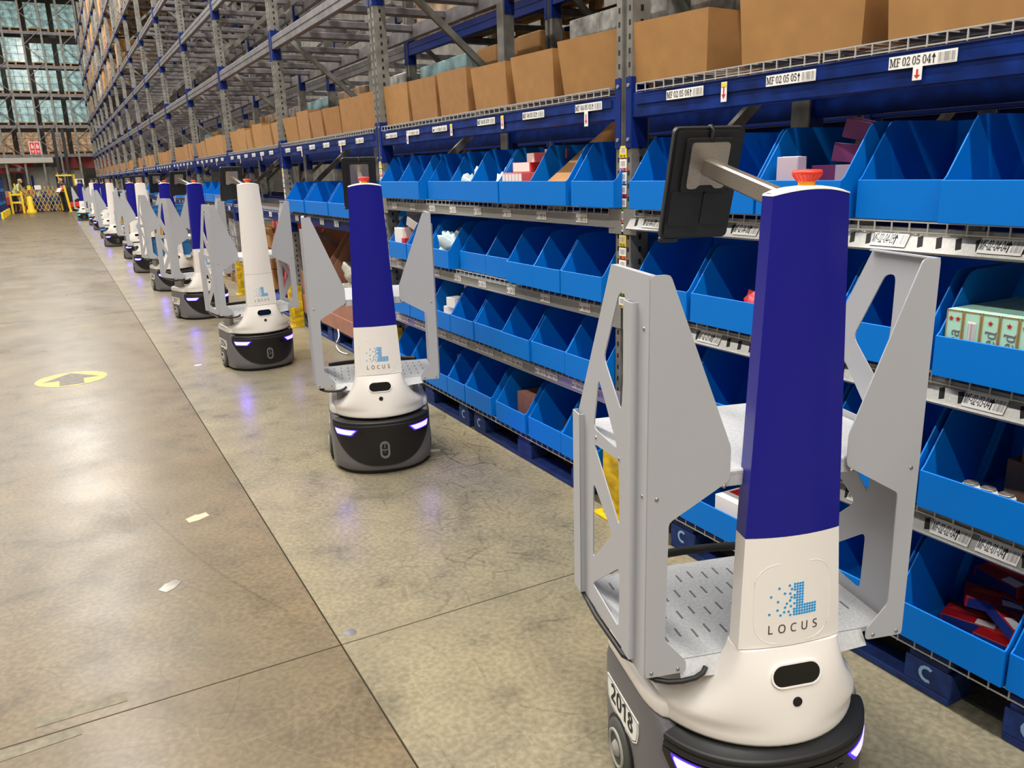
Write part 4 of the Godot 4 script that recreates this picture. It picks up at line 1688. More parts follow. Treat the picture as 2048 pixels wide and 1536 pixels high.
func robots() -> void:
	var proto := robot_model()
	var rows := [
		[1.277, -1.262, -0.271, "navy", "2018", "nearest robot with a navy mast, number plate 2018 and empty shelves"],
		[1.355, -4.013, -0.272, "navy", "2027", "navy masted robot second in the row, facing the camera squarely"],
		[1.288, -6.739, 0.091, "white", "2034", "white masted robot third in the row, parked before yellow guards"],
		[1.275, -9.59, 0.24, "navy", "2011", "navy masted robot fourth in the row, turned to show its lattice wing"],
		[1.295, -12.28, 0.14, "navy", "2040", "navy masted robot fifth in the row, carrying two blue totes"],
		[1.25, -14.99, -0.06, "white", "2022", "white masted robot sixth in the row"],
		[1.30, -17.84, 0.02, "navy", "2031", "navy masted robot seventh in the row, behind the white sixth one"],
		[1.135, -21.6, 0.03, "white", "2009", "white masted robot eighth in the row"],
		[1.20, -25.0, -0.1, "navy", "2016", "navy masted robot ninth in the row with azure glowing base"],
		[1.20, -29.4, -0.1, "navy", "2025", "small distant navy masted robot, tenth in the row"],
		[1.19, -32.7, -0.08, "white", "2037", "small distant white masted robot, eleventh in the row"],
		[0.93, -37.1, -0.1, "navy", "2003", "farthest robot at the aisle end with cyan headlights"],
	]
	for i in rows.size():
		var a: Array = rows[i]
		var o: Node3D = proto
		if i == 0:
			o.position = Vector3(a[0], 0, a[1])
			o.rotation.y = a[2]
			o.set_meta("label", a[5])
		else:
			o = copy(proto, Vector3(a[0], 0, a[1]), a[2], a[5])
		for c in o.find_children("*", "MeshInstance3D", true, false):
			if a[3] == "white" and c.name == "mast":
				c.material_override = M.shell_white
			if c.has_meta("plate"):
				if i:
					c.mesh = text_mesh(a[4], 0.05, 0.0008, "Droid Sans", 700)
			if str(c.name).begins_with("headlight_lamp") and i in [8, 11]:
				c.material_override = M.eye_azure if i == 8 else M.eye_cyan
			if str(c.name).begins_with("headlight_rim") and i in [8, 11]:
				c.material_override = M.eye_azure if i == 8 else M.eye_cyan
		var tone: Color = [Color(0.42, 0.3, 1.0), Color(0.1, 0.4, 1.0), Color(0.1, 0.85, 1.0)][1 if i == 8 else (2 if i == 11 else 0)]
		for s in [-1.0, 1.0]:
			var l := SpotLight3D.new()
			l.name = "headlight_beam"
			o.add_child(l, true)
			var f: float = s * deg_to_rad(44.0)
			l.position = front_pt(f, 0.28, 0.23)
			l.rotation = Vector3(-0.5, f, 0) + Vector3(0, PI, 0)
			l.light_color = tone
			l.light_energy = 0.05
			l.light_size = 0.05
			l.spot_range = 8.0
			l.spot_angle = 75.0
			l.shadow_enabled = true
	# totes on the fifth robot
	for a in [[0.472, "lower tray"], [0.905, "upper shelf"]]:
		var t := tote(0.5, 0.3, 0.25)
		t.position = Vector3(1.295, a[0], -12.34)
		t.rotation.y = 0.14
		tag(t, "blue ribbed plastic tote standing on the %s of the fifth robot" % a[1], "tote", "totes on the fifth robot")


func tote(w: float, d: float, h: float) -> Node3D:
	var o := thing("plastic_tote", "", "tote")
	if not cache.has("tote"):
		var g := Geo.new()
		var t := 0.006
		g.box(Vector3(0, t * 0.5, 0), Vector3(w * 0.94, t, d * 0.94))
		for s in [-1.0, 1.0]:
			g.box(Vector3(s * (w * 0.5 - t), h * 0.5, 0), Vector3(t, h, d - 0.02))
			g.box(Vector3(0, h * 0.5, s * (d * 0.5 - t)), Vector3(w - 0.02, h, t))
		cache.tote = g.mesh()
		var r := Geo.new()
		for s in [-1.0, 1.0]:
			for y in [h * 0.72, h * 0.98]:
				r.box(Vector3(s * (w * 0.5), y, 0), Vector3(0.012, 0.012, d))
				r.box(Vector3(0, y, s * (d * 0.5)), Vector3(w, 0.012, 0.012))
			for k in 6:
				r.box(Vector3(lerpf(-w * 0.4, w * 0.4, k / 5.0), h * 0.4, s * d * 0.495), Vector3(0.006, h * 0.62, 0.008))
		cache.tote_rim = r.mesh()
	part(cache.tote, "tote_body", M.tote_blue, o)
	part(cache.tote_rim, "rim", M.tote_blue, o)
	return o


# ---------------------------------------------------------------- things in the bins
func pack(called: String, label: String, size: Vector3, at: Vector3, turn: Vector3, m: Material, group := "", face: Material = null, band: Material = null) -> Node3D:
	var o := thing(called, label, "box", at, 0.0, group)
	o.rotation = turn
	var g := Geo.new()
	g.bevel_box(Vector3(0, size.y * 0.5, 0), size, 0.0015)
	part(g, "carton", m, o)
	if face:
		g = Geo.new()
		g.box(Vector3(-size.x * 0.5 - 0.0006, size.y * 0.5, 0), Vector3(0.001, size.y * 0.92, size.z * 0.92))
		part(g, "end_print", face, o)
	if band:
		g = Geo.new()
		g.box(Vector3(0, size.y + 0.0006, 0), Vector3(size.x * 0.3, 0.001, size.z * 0.8))
		part(g, "label_print", band, o)
	return o


func bin_at(key: String, i: int) -> Vector3:
	var deck := {"a": 1.335, "b": 0.945, "c": 0.572, "d": 0.172}
	var r: Array = bin_rows[key][i]
	return Vector3(1.952 + r[2], deck[key[1]] + 0.005, (r[0] + r[1]) * 0.5)


func film_bag(label: String, at: Vector3, s: Vector3, sd: int, m: Material, group := "") -> void:
	# crumpled plastic bag: a squashed ball pushed about by noise
	var f := FastNoiseLite.new()
	f.seed = sd
	f.frequency = 2.2
	var g := Geo.new()
	var rings := []
	for i in 9:
		var v := PI * i / 8.0 - PI / 2
		var ring := PackedVector3Array()
		for j in 14:
			var u := -TAU * j / 14.0
			var d := Vector3(cos(v) * cos(u), sin(v), cos(v) * sin(u))
			var k := 1.0 + 0.5 * f.get_noise_3dv(d * 1.4) + 0.25 * f.get_noise_3dv(d * 4.0)
			ring.append(Vector3(d.x * s.x, (d.y + 1.0) * 0.5 * s.y, d.z * s.z) * k)
		rings.append(ring)
	g.loft(rings, true)
	single(g, "plastic_bag", m, label, "bag", at, 0.0, group)


func bin_contents() -> void:
	var b := bin_at("2a", 5)
	var k := 0
	for p in [[0.03, 0.0, -0.125], [0.03, 0.0, -0.092], [0.03, 0.0, -0.059], [0.03, 0.0, -0.026], [0.03, 0.0, 0.007], [0.03, 0.0, 0.04]]:
		k += 1
		pack("pink_packet", "white and pink packet, %s in the front row of the upper pink boxes" % ORD[k], Vector3(0.1, 0.14, 0.03), b + Vector3(0.06, 0, p[2]), Vector3.ZERO, M.pack_pink, "pink packets in the top bin", M.pack_white)
	for p in [[0.10, 0.142, -0.06, 0.2], [0.12, 0.185, 0.01, -0.25], [0.2, 0.2, 0.09, 0.4]]:
		k += 1
		pack("pink_packet", "pink packet lying on the pile of pink boxes, %s of the pile" % ORD[k - 6], Vector3(0.06, 0.045, 0.13), b + Vector3(p[0], p[1], p[2]), Vector3(0, p[3], 0), M.pack_pink, "pink packets in the top bin", M.pack_white)
	pack("pink_packet", "pink box standing at the back of the pink pile", Vector3(0.12, 0.2, 0.2), b + Vector3(0.22, 0, 0.03), Vector3.ZERO, M.pack_pink, "pink packets in the top bin")
	# cardboard sheet leaning in the seventh bin
	var g := Geo.new()
	g.box(Vector3(0.24, 0.0, 0), Vector3(0.5, 0.012, 0.2), Basis())
	var sheet := single(g, "cardboard_sheet", M.card_dark, "long brown cardboard sheet leaning in a blue bin beside the pink packets", "sheet", bin_at("2a", 6) + Vector3(0.015, 0.07, 0.02))
	sheet.rotation = Vector3(0.0, 0.0, 0.62)
	film_bag("clear plastic bag in the fourth top bin of the second bay", bin_at("2a", 3) + Vector3(0.06, 0, 0.1), Vector3(0.04, 0.17, 0.03), 3, M.film)
	film_bag("small crumpled clear bag lying low in the fourth top bin", bin_at("2a", 3) + Vector3(0.05, 0, 0.0), Vector3(0.05, 0.13, 0.04), 5, M.film)
	film_bag("crumpled clear bag at the near end of the fifth top bin", bin_at("2a", 4) + Vector3(0.08, 0, 0.1), Vector3(0.06, 0.14, 0.06), 6, M.film)
	# second shelf, far end
	b = bin_at("2b", 0)
	pack("white_packet", "white printed packet with red patch in the far bin of the second shelf", Vector3(0.12, 0.19, 0.13), b + Vector3(0.08, 0, -0.04), Vector3(0, 0.05, 0), M.pack_white, "packets in the far bin of the second shelf", null, M.pack_red)
	pack("red_packet", "small red packet beside the white printed packet", Vector3(0.1, 0.13, 0.06), b + Vector3(0.06, 0, 0.07), Vector3.ZERO, M.pack_red, "packets in the far bin of the second shelf")
	pack("white_packet", "tilted white packet on top in the far bin of the second shelf", Vector3(0.12, 0.06, 0.14), b + Vector3(0.13, 0.19, 0.07), Vector3(0.4, 0.3, 0.1), M.pack_white, "packets in the far bin of the second shelf")
	film_bag("large clear plastic bag on top in the third bin of the second shelf", bin_at("2b", 2) + Vector3(0.09, 0.07, 0.03), Vector3(0.09, 0.13, 0.1), 11, M.film)
	film_bag("pale plastic bag under the clear bag in the third bin of the second shelf", bin_at("2b", 2) + Vector3(0.08, 0.0, 0.02), Vector3(0.08, 0.12, 0.11), 12, M.film)
	# third shelf: white cartons
	b = bin_at("2c", 2)
	var q := 0
	for p in [[0.06, 0.0, -0.05, 0.1], [0.08, 0.0, 0.06, -0.2], [0.11, 0.062, 0.0, 0.35], [0.1, 0.124, 0.07, 0.1], [0.24, 0.0, -0.02, 0.0], [0.24, 0.062, -0.02, 0.0], [0.24, 0.124, -0.02, 0.0], [0.24, 0.0, 0.09, 0.0], [0.24, 0.062, 0.09, 0.0], [0.24, 0.124, 0.09, 0.0], [0.24, 0.186, 0.03, 0.0]]:
		q += 1
		pack("white_carton", "small white carton, %s of the pile in the third shelf bin" % ORD[q], Vector3(0.13, 0.06, 0.1), b + Vector3(p[0], p[1], p[2]), Vector3(0, p[3], 0), M.pack_white, "white cartons in the third shelf bin")
	# lowest shelf
	b = bin_at("2d", 5)
	for i in 3:
		pack("dull_red_box", "dull red box, %s from the far side in the lowest bin row" % ORD[i + 1], Vector3(0.2, 0.155, 0.072), b + Vector3(0.19, 0, -0.06 + i * 0.075), Vector3.ZERO, M.card_pink, "dull red boxes in the lowest bin")
	b = bin_at("2d", 4)
	for i in 4:
		pack("thin_packet", "thin grey packet leaning in the fifth lowest bin, %s of four" % ORD[i + 1], Vector3(0.1, 0.012, 0.1), b + Vector3(0.25, 0.03 + 0.013 * i + 0.09, 0.11), Vector3(0.2, 0.2, 0), M.pack_lilac, "thin packets in the fifth lowest bin")
	b = bin_at("2d", 2)
	for i in 5:
		pack("dark_packet", "dark blue packet stacked in the third lowest bin, %s from below" % ORD[i + 1], Vector3(0.14, 0.04, 0.12), b + Vector3(0.2, 0.041 * i, 0.07), Vector3(0, 0.1 * (i % 3), 0), M.pack_navy, "dark packets in the third lowest bin", M.pack_navy)
	film_bag("black plastic bag low in the seventh lowest bin", bin_at("2d", 6) + Vector3(0.16, 0, 0.08), Vector3(0.1, 0.12, 0.07), 21, M.black)
	# nearest bay: purple boxes in the top shelf
	b = bin_at("1a", 2)
	var r := RandomNumberGenerator.new()
	r.seed = 5
	pack("lilac_carton", "lilac carton under the jumble of purple packets", Vector3(0.2, 0.085, 0.2), b + Vector3(0.23, 0, 0.035), Vector3.ZERO, M.pack_lilac)
	var pp := [[0.06, 0.0, -0.085, 0.0, 0.25, 0.0, 1], [0.17, 0.086, -0.01, 0.0, 0.4, 0.0, 0], [0.18, 0.086, 0.07, 0.0, 0.15, 0.0, 1], [0.25, 0.086, 0.0, 0.0, 0.1, 0.0, 0], [0.27, 0.086, 0.075, 0.0, -0.1, 0.0, 0], [0.2, 0.145, 0.035, 0.12, 0.5, 0.0, 0], [0.26, 0.15, 0.06, 0.2, 0.2, 0.0, 1], [0.21, 0.21, 0.06, 0.25, 0.35, 0.1, 0], [0.1, 0.03, 0.06, 0.1, 0.2, 0.5, 1]]
	for i in pp.size():
		var p: Array = pp[i]
		pack("purple_packet", "purple and lilac packet in the jumbled top bin, %s in depth" % ORD[i + 1], Vector3(0.055, 0.17, 0.07) if i == 0 else Vector3(0.055, 0.056, 0.13), b + Vector3(p[0], p[1], p[2]), Vector3(p[3], p[4], p[5]), M.pack_lilac if p[6] else M.pack_purple, "purple packets in the top bin", M.pack_lilac if i % 2 == 0 else M.pack_purple, M.label_white if i % 3 == 0 else null)
	film_bag("dark red crumpled pouch in the second bin of the nearest second shelf", bin_at("1b", 1) + Vector3(0.08, 0, 0.09), Vector3(0.05, 0.13, 0.05), 31, M.pack_red)
	# mint green boxes
	b = bin_at("1b", 4)
	for i in 6:
		var o := pack("mint_box", "mint green patterned box with gold edges, %s from the left" % ORD[i + 1], Vector3(0.3, 0.17, 0.044), b + Vector3(0.165, 0, -0.128 + i * 0.0465), Vector3(0, 0, 0), M.pack_mint, "mint boxes in the second shelf bin")
		var e := Geo.new()
		for s in [-1.0, 1.0]:
			e.box(Vector3(-0.1505, 0.085, s * 0.0205), Vector3(0.001, 0.168, 0.003))
		e.box(Vector3(-0.1505, 0.168, 0), Vector3(0.001, 0.003, 0.043))
		part(e, "gold_edge", M.pack_gold, o)
		var st := Geo.new()
		for n in ([-0.009, 0.009] if i in [0, 4] else [0.0]):
			var star := PackedVector2Array()
			for v in 10:
				var t := PI / 2 + TAU * v / 10.0
				star.append(Vector2(cos(t), sin(t)) * (0.007 if v % 2 == 0 else 0.003))
			st.plate(star, Transform3D(Basis(Vector3.BACK, Vector3.UP, Vector3.LEFT), Vector3(-0.1508, 0.147, n)), 0.0008)
		if i != 1 and i != 5:
			part(st, "star_print", M.pack_red, o)
			var sw := text_mesh(["Tea", "", "aced", "aced", "Tea", ""][i], 0.026, 0.0006, "Droid Serif")
			part(sw, "lettering", M.base_grey, o, Vector3(-0.1508, 0.09, 0.002), Vector3(0, -PI / 2, PI / 2 * 0.94))
		else:
			var lb := Geo.new()
			lb.quad_uv(Vector3(-0.1512, 0.05, -0.011), Vector3(-0.1512, 0.05, 0.011), Vector3(-0.1512, 0.145, 0.011), Vector3(-0.1512, 0.145, -0.011))
			part(lb, "barcode_print", M.bar_print, o)
	# brown cartons and white tubes
	b = bin_at("1c", 4)
	pack("brown_carton", "dark brown carton with white sticker, lower one in the third shelf bin", Vector3(0.16, 0.13, 0.19), b + Vector3(0.26, 0.0, 0.06), Vector3(0, -0.1, 0), M.pack_brown, "brown cartons in the third shelf bin")
	pack("brown_carton", "dark brown carton with white sticker, upper one in the third shelf bin", Vector3(0.16, 0.11, 0.17), b + Vector3(0.27, 0.132, 0.075), Vector3(0, 0.08, 0), M.pack_brown, "brown cartons in the third shelf bin")
	for i in 3:
		var tub := thing("white_tub", "white tub with metal rim behind the bin lip, %s from the left" % ORD[i + 1], "tub", b + Vector3(0.05, 0, -0.05 + i * 0.047), 0.0, "white tubs in the third shelf bin")
		var lz := Geo.new()
		lz.lathe([Vector2(0.02, 0.0), Vector2(0.022, 0.005), Vector2(0.022, 0.080), Vector2(0.02, 0.083)], 18)
		part(lz, "tub_body", M.pack_white, tub)
		var rim := Geo.new()
		rim.lathe([Vector2(0.0175, 0.083), Vector2(0.0185, 0.088), Vector2(0.016, 0.090), Vector2(0.013, 0.084), Vector2(0.001, 0.084)], 18)
		part(rim, "lid", M.steel, tub)
	# red medicine packets in the lowest bin
	b = bin_at("1d", 4)
	var red := [[0.2, 0.0, -0.05, 0.0, 0.3, 0.0], [0.22, 0.045, -0.01, 0.1, 0.6, 0.0], [0.19, 0.03, 0.06, 0.15, -0.5, -0.2], [0.28, 0.0, 0.06, 0.0, 0.1, 0.0], [0.29, 0.05, 0.06, 0.1, 0.2, 0.1], [0.3, 0.09, -0.02, 0.0, -0.2, 0.1], [0.17, 0.0, 0.07, 0.0, 0.1, 0.0]]
	for i in red.size():
		var p: Array = red[i]
		var o := pack("red_packet", "red medicine packet with navy edge in the nearest lowest bin, %s of the heap" % ORD[i + 1], Vector3(0.095, 0.032, 0.15), b + Vector3(p[0], p[1] + (0.03 if absf(p[3]) + absf(p[5]) > 0 else 0.0), p[2]), Vector3(p[3], p[4], p[5]), M.pack_red, "red packets in the nearest lowest bin", M.pack_navy)
		var l := Geo.new()
		l.box(Vector3(-0.028, 0.0326, 0.04), Vector3(0.03, 0.0008, 0.05))
		part(l, "barcode_patch", M.label_white, o)
		var s := Geo.new()
		for v in 4:
			s.box(Vector3(0.0 + 0.008 * v, 0.0326, -0.015), Vector3(0.0012, 0.0008, 0.1 - 0.012 * v))
		part(s, "print_lines", M.pack_pink, o)
	pack("white_carton", "white and red carton in the nearest lowest shelf seen past the robot shelf", Vector3(0.16, 0.14, 0.14), bin_at("1d", 1) + Vector3(0.1, 0, 0.07), Vector3.ZERO, M.pack_white, "", null, M.pack_red)


# ---------------------------------------------------------------- pallets and goods
func pallet(label: String, at: Vector3, turn := 0.0, group := "blue pallets under the rack", marks := false, m: Material = null) -> Node3D:
	# block pallet, 1.2 m along the aisle and 1.0 m deep
	var o := thing("wooden_pallet", label, "pallet", at, turn, group)
	if m == null:
		m = M.pallet_blue
	if not cache.has("pal_board"):
		var g := Geo.new()
		g.bevel_box(Vector3.ZERO, Vector3(0.1, 0.022, 1.2), 0.003)
		cache.pal_board = g.mesh()
		g = Geo.new()
		g.bevel_box(Vector3.ZERO, Vector3(1.0, 0.022, 0.12), 0.003)
		cache.pal_cross = g.mesh()
		g = Geo.new()
		g.bevel_box(Vector3.ZERO, Vector3(0.1, 0.078, 0.145), 0.004)
		cache.pal_block = g.mesh()
	for i in 7:
		part(cache.pal_board, "deck_board", m, o, Vector3(-0.45 + i * 0.15, 0.133, 0))
	for z in [-0.53, 0.0, 0.53]:
		part(cache.pal_cross, "stringer_board", m, o, Vector3(0, 0.111, z))
		for x in [-0.45, 0.0, 0.45]:
			part(cache.pal_block, "block", m, o, Vector3(x, 0.061, z))
	for x in [-0.45, 0.0, 0.45]:
		part(cache.pal_board, "base_board", m, o, Vector3(x, 0.011, 0))
	if marks:
		# the painted arrow mark on the corner block
		var g := Geo.new()
		var arc := PackedVector2Array()
		for i in 9:
			var t := lerpf(0.9, 5.2, i / 8.0)
			arc.append(Vector2(cos(t), sin(t)) * 0.026)
		for i in 9:
			var t := lerpf(5.2, 0.9, i / 8.0)
			arc.append(Vector2(cos(t), sin(t)) * 0.016)
		for z in [-0.53, 0.53]:
			g.plate(arc, Transform3D(Basis(Vector3.BACK, Vector3.UP, Vector3.LEFT), Vector3(-0.5012, 0.065, z)), 0.001)
		part(g, "painted_mark", M.sky_label, o)
	return o


func goods_stack(called: String, label: String, w: float, h: float, d: float, at: Vector3, m: Material, group: String, nx: int, ny: int, wrapped := true, with_pallet := true) -> Node3D:
	# a pallet load: cartons in layers with uneven joints, on a simple timber pallet; w along z, d along x
	var key := "load%s%s%s%s%s" % [w, h, d, nx, ny]
	if not cache.has(key):
		var g := Geo.new()
		var r := RandomNumberGenerator.new()
		r.seed = int(w * 100 + h * 1000 + nx * 7 + ny)
		for i in nx:
			for j in ny:
				for k in 2:
					var s := Vector3(d / 2.0 - 0.006, h / ny - 0.006, w / nx - 0.006)
					g.bevel_box(Vector3(-d * 0.25 + k * d * 0.5 + r.randf_range(-0.012, 0.012), (j + 0.5) * h / ny, -w * 0.5 + (i + 0.5) * w / nx + r.randf_range(-0.006, 0.006)), s, 0.01)
		cache[key] = g.mesh()
		var p := Geo.new()
		for i in 5:
			p.box(Vector3(-d * 0.5 + 0.05 + i * (d - 0.1) / 4.0, -0.014, 0), Vector3(0.1, 0.022, w))
			if i % 2 == 0:
				p.box(Vector3(-d * 0.5 + 0.05 + i * (d - 0.1) / 4.0, -0.134, 0), Vector3(0.1, 0.02, w))
				for z in [-0.45, 0.0, 0.45]:
					p.box(Vector3(-d * 0.5 + 0.05 + i * (d - 0.1) / 4.0, -0.075, z * w), Vector3(0.1, 0.1, 0.09))
		cache[key + "p"] = p.mesh()
	var o := thing(called, label, "pallet load", at + Vector3(0, 0.146, 0) if with_pallet else at, 0.0, group)
	part(cache[key], "goods", m, o)
	if with_pallet:
		part(cache[key + "p"], "pallet", M.wood, o)
	return o


func gaylord(label: String, at: Vector3, w: float, h: float, d: float, m: Material, cut: float) -> void:
	# large open carton standing on a pallet, its front cut low
	var o := thing("bulk_carton", label, "box", at)
	var g := Geo.new()
	var t := 0.012
	g.box(Vector3(0, t * 0.5, 0), Vector3(d, t, w))
	g.box(Vector3(d * 0.5 - t * 0.5, h * 0.5, 0), Vector3(t, h, w))
	for s in [-1.0, 1.0]:
		g.plate(PackedVector2Array([Vector2(-d * 0.5, 0), Vector2(d * 0.5, 0), Vector2(d * 0.5, h), Vector2(-d * 0.1, h), Vector2(-d * 0.5, cut)]), Transform3D(Basis(), Vector3(0, 0, s * (w * 0.5 - t * 0.5))), t)
	part(g, "carton_walls", m, o)
	g = Geo.new()
	g.box(Vector3(-d * 0.5 + t * 0.5, cut * 0.5, 0), Vector3(t, cut, w - 2 * t))
	g.box(Vector3(-d * 0.5 - 0.008, cut * 0.22, 0), Vector3(0.008, cut * 0.44, w + 0.02))
	part(g, "front_wall", m, o)


func bay_goods() -> void:
	# pallets that carry the lowest bins
	var zc := 0
	for a in [[-0.40, "pallet nearest the camera under the lowest bins"], [-1.75, "pallet under the lowest bins, seen past the nearest robot"], [-3.55, "pallet under the red boxes of the second bay"], [-4.82, "pallet under the lowest bins behind the second robot"]]:
		zc += 1
		pallet("worn blue wooden %s" % a[1], Vector3(RX + 0.49, 0, a[0]), 0.0, "blue pallets under the rack", true)
	# third bay
	pallet("blue pallet carrying the big pink-brown carton of the third bay", Vector3(RX + 0.56, 0, -6.6))
	pallet("blue pallet at the far end of the third bay", Vector3(RX + 0.56, 0, -7.85))
	gaylord("big open brown bulk carton filled with white bags", Vector3(RX + 0.55, 0.146, -6.86), 1.3, 0.9, 0.98, M.card_pink, 0.3)
	gaylord("brown bulk carton beside the one with white bags", Vector3(RX + 0.52, 0.146, -7.93), 0.78, 0.9, 0.9, M.card_pink, 0.42)
	for i in 12:
		film_bag("white crumpled plastic bag heaped in the bulk carton, %s of the heap" % ORD[i + 1], Vector3(RX + 0.24 + 0.12 * (i / 4), 0.31 + 0.19 * (i / 4), -7.32 + 0.31 * (i % 4)), Vector3(0.13, 0.2, 0.135), 50 + i, M.bag_white, "white bags in the bulk carton")
	var g := Geo.new()
	g.box(Vector3(0, 0.3, 0), Vector3(0.3, 0.6, 0.36))
	single(g, "tall_carton", M.card, "tan carton standing among the white bags of the third bay", "box", Vector3(RX + 0.8, 0.5, -7.26), 0.2)
	# fourth bay: red patterned cartons on a blue pallet
	pallet("blue pallet beside the yellow guard in the fourth bay", Vector3(RX + 0.56, 0, -9.2))
	pallet("second blue pallet of the fourth bay", Vector3(RX + 0.56, 0, -10.5))
	goods_stack("carton_stack", "stack of red cartons with pale round prints in the fourth bay", 0.9, 0.9, 0.8, Vector3(RX + 0.6, 0.15, -9.4), M.carton_red, "", 3, 4, false, false)
	var pr := Geo.new()
	for i in 5:
		for j in 6:
			pr.cyl(Vector3(-0.415, 0.1 + j * 0.14, -0.36 + i * 0.18), Vector3(-0.411, 0.1 + j * 0.14, -0.36 + i * 0.18), 0.045, 8)
			pr.cyl(Vector3(-0.36 + i * 0.18, 0.1 + j * 0.14, 0.452), Vector3(-0.36 + i * 0.18, 0.1 + j * 0.14, 0.456), 0.045, 8)
	var last := get_child(get_child_count() - 1)
	part(pr, "round_print", M.pack_pink, last).set_meta("kind", "stuff")
	goods_stack("carton_stack", "stack of brown cartons at the far end of the fourth bay", 1.0, 0.75, 0.85, Vector3(RX + 0.6, 0.15, -10.5), M.card_dark, "", 3, 3, false, false)
	# further bays: goods at floor level
	var what := [["brown carton stack on the floor pallet", M.card], ["white wrapped load on the floor pallet", M.wrap_white], ["dark brown carton stack on the floor pallet", M.card_dark], ["grey wrapped load on the floor pallet", M.wrap_grey]]
	for n in range(5, 17):
		var z := Z1 - BAY * (n - 1) + BAY * 0.5
		for s in 2:
			var w: Array = what[(n + s * 2 + (n * s) % 3) % 4]
			goods_stack("floor_load", "%s of the %s bay, %s half" % [w[0], ORD[n], ["far", "near"][s]], 1.0, [0.8, 0.65, 0.9][(n + s) % 3], 0.9, Vector3(RX + 0.58, 0.0, z - 0.62 + 1.24 * s), w[1], "loads on the floor under the rack", 3, 3)


func upper_goods() -> void:
	# loads on the upper tiers of the far bays and on the rear row
	var mats := [[M.wrap_white, "white stretch wrapped"], [M.card, "brown carton"], [M.wrap_grey, "grey wrapped"], [M.carton_tan, "tan wrapped"], [M.card_dark, "dark brown carton"]]
	for n in range(7, 17):
		var z := Z1 - BAY * (n - 1) + BAY * 0.5
		for t in range(2 if n > 9 else 3, 7):
			for s in 2:
				var i := rng.randi_range(0, 4)
				if rng.randf() < 0.3:
					continue
				goods_stack("upper_load", "%s load on the %s tier of the %s bay, %s half" % [mats[i][1], ORD[t + 2], ORD[n], ["far", "near"][s]], 1.05, 0.62, 0.95, Vector3(RX + 0.52, TIERS[t] + 0.002, z - 0.64 + 1.28 * s), mats[i][0], "loads on the upper tiers", 3, 2)
	# rear row, near bays: what shows between the cartons and the first empty tier
	var cy := [[M.wrap_grey, "grey wrapped"], [M.wrap_cyan, "cyan wrapped"], [M.card, "brown carton"], [M.carton_tan, "tan wrapped"], [M.wrap_white, "white wrapped"]]
	for n in range(1, 9):
		var z := Z1 - BAY * (n - 1) + BAY * 0.5
		for s in 2:
			var i := (n * 2 + s) % 5
			goods_stack("rear_load", "%s load on the rear rack behind the %s bay, %s half" % [cy[i][1], ORD[n], ["far", "near"][s]], 1.1, 0.6, 0.95, Vector3(RX + DEPTH + 0.32 + 0.52, 1.77, z - 0.66 + 1.3 * s), cy[i][0], "loads on the rear rack", 3, 2)
			if n < 4:
				var j := (n + s * 3) % 5
				goods_stack("rear_load", "%s load, rear rack second tier, behind the %s bay, %s half" % [cy[j][1], ORD[n], ["far", "near"][s]], 1.1, 0.6, 0.95, Vector3(RX + DEPTH + 0.32 + 0.52, TIERS[0] + 0.002, z - 0.66 + 1.3 * s), cy[j][0], "loads on the rear rack", 3, 2)
	# one wrapped load right behind the nearest cartons
	goods_stack("upper_load", "silver wrapped load high behind the nearest brown carton", 1.1, 0.8, 0.9, Vector3(RX + 0.56, TIERS[0] + 0.002, -2.0), M.wrap_grey, "loads on the upper tiers", 3, 2)
	goods_stack("upper_load", "silver wrapped load at the far end of the nearest upper tier", 1.1, 0.8, 0.9, Vector3(RX + 0.56, TIERS[0] + 0.002, -0.75), M.wrap_white, "loads on the upper tiers", 3, 2)


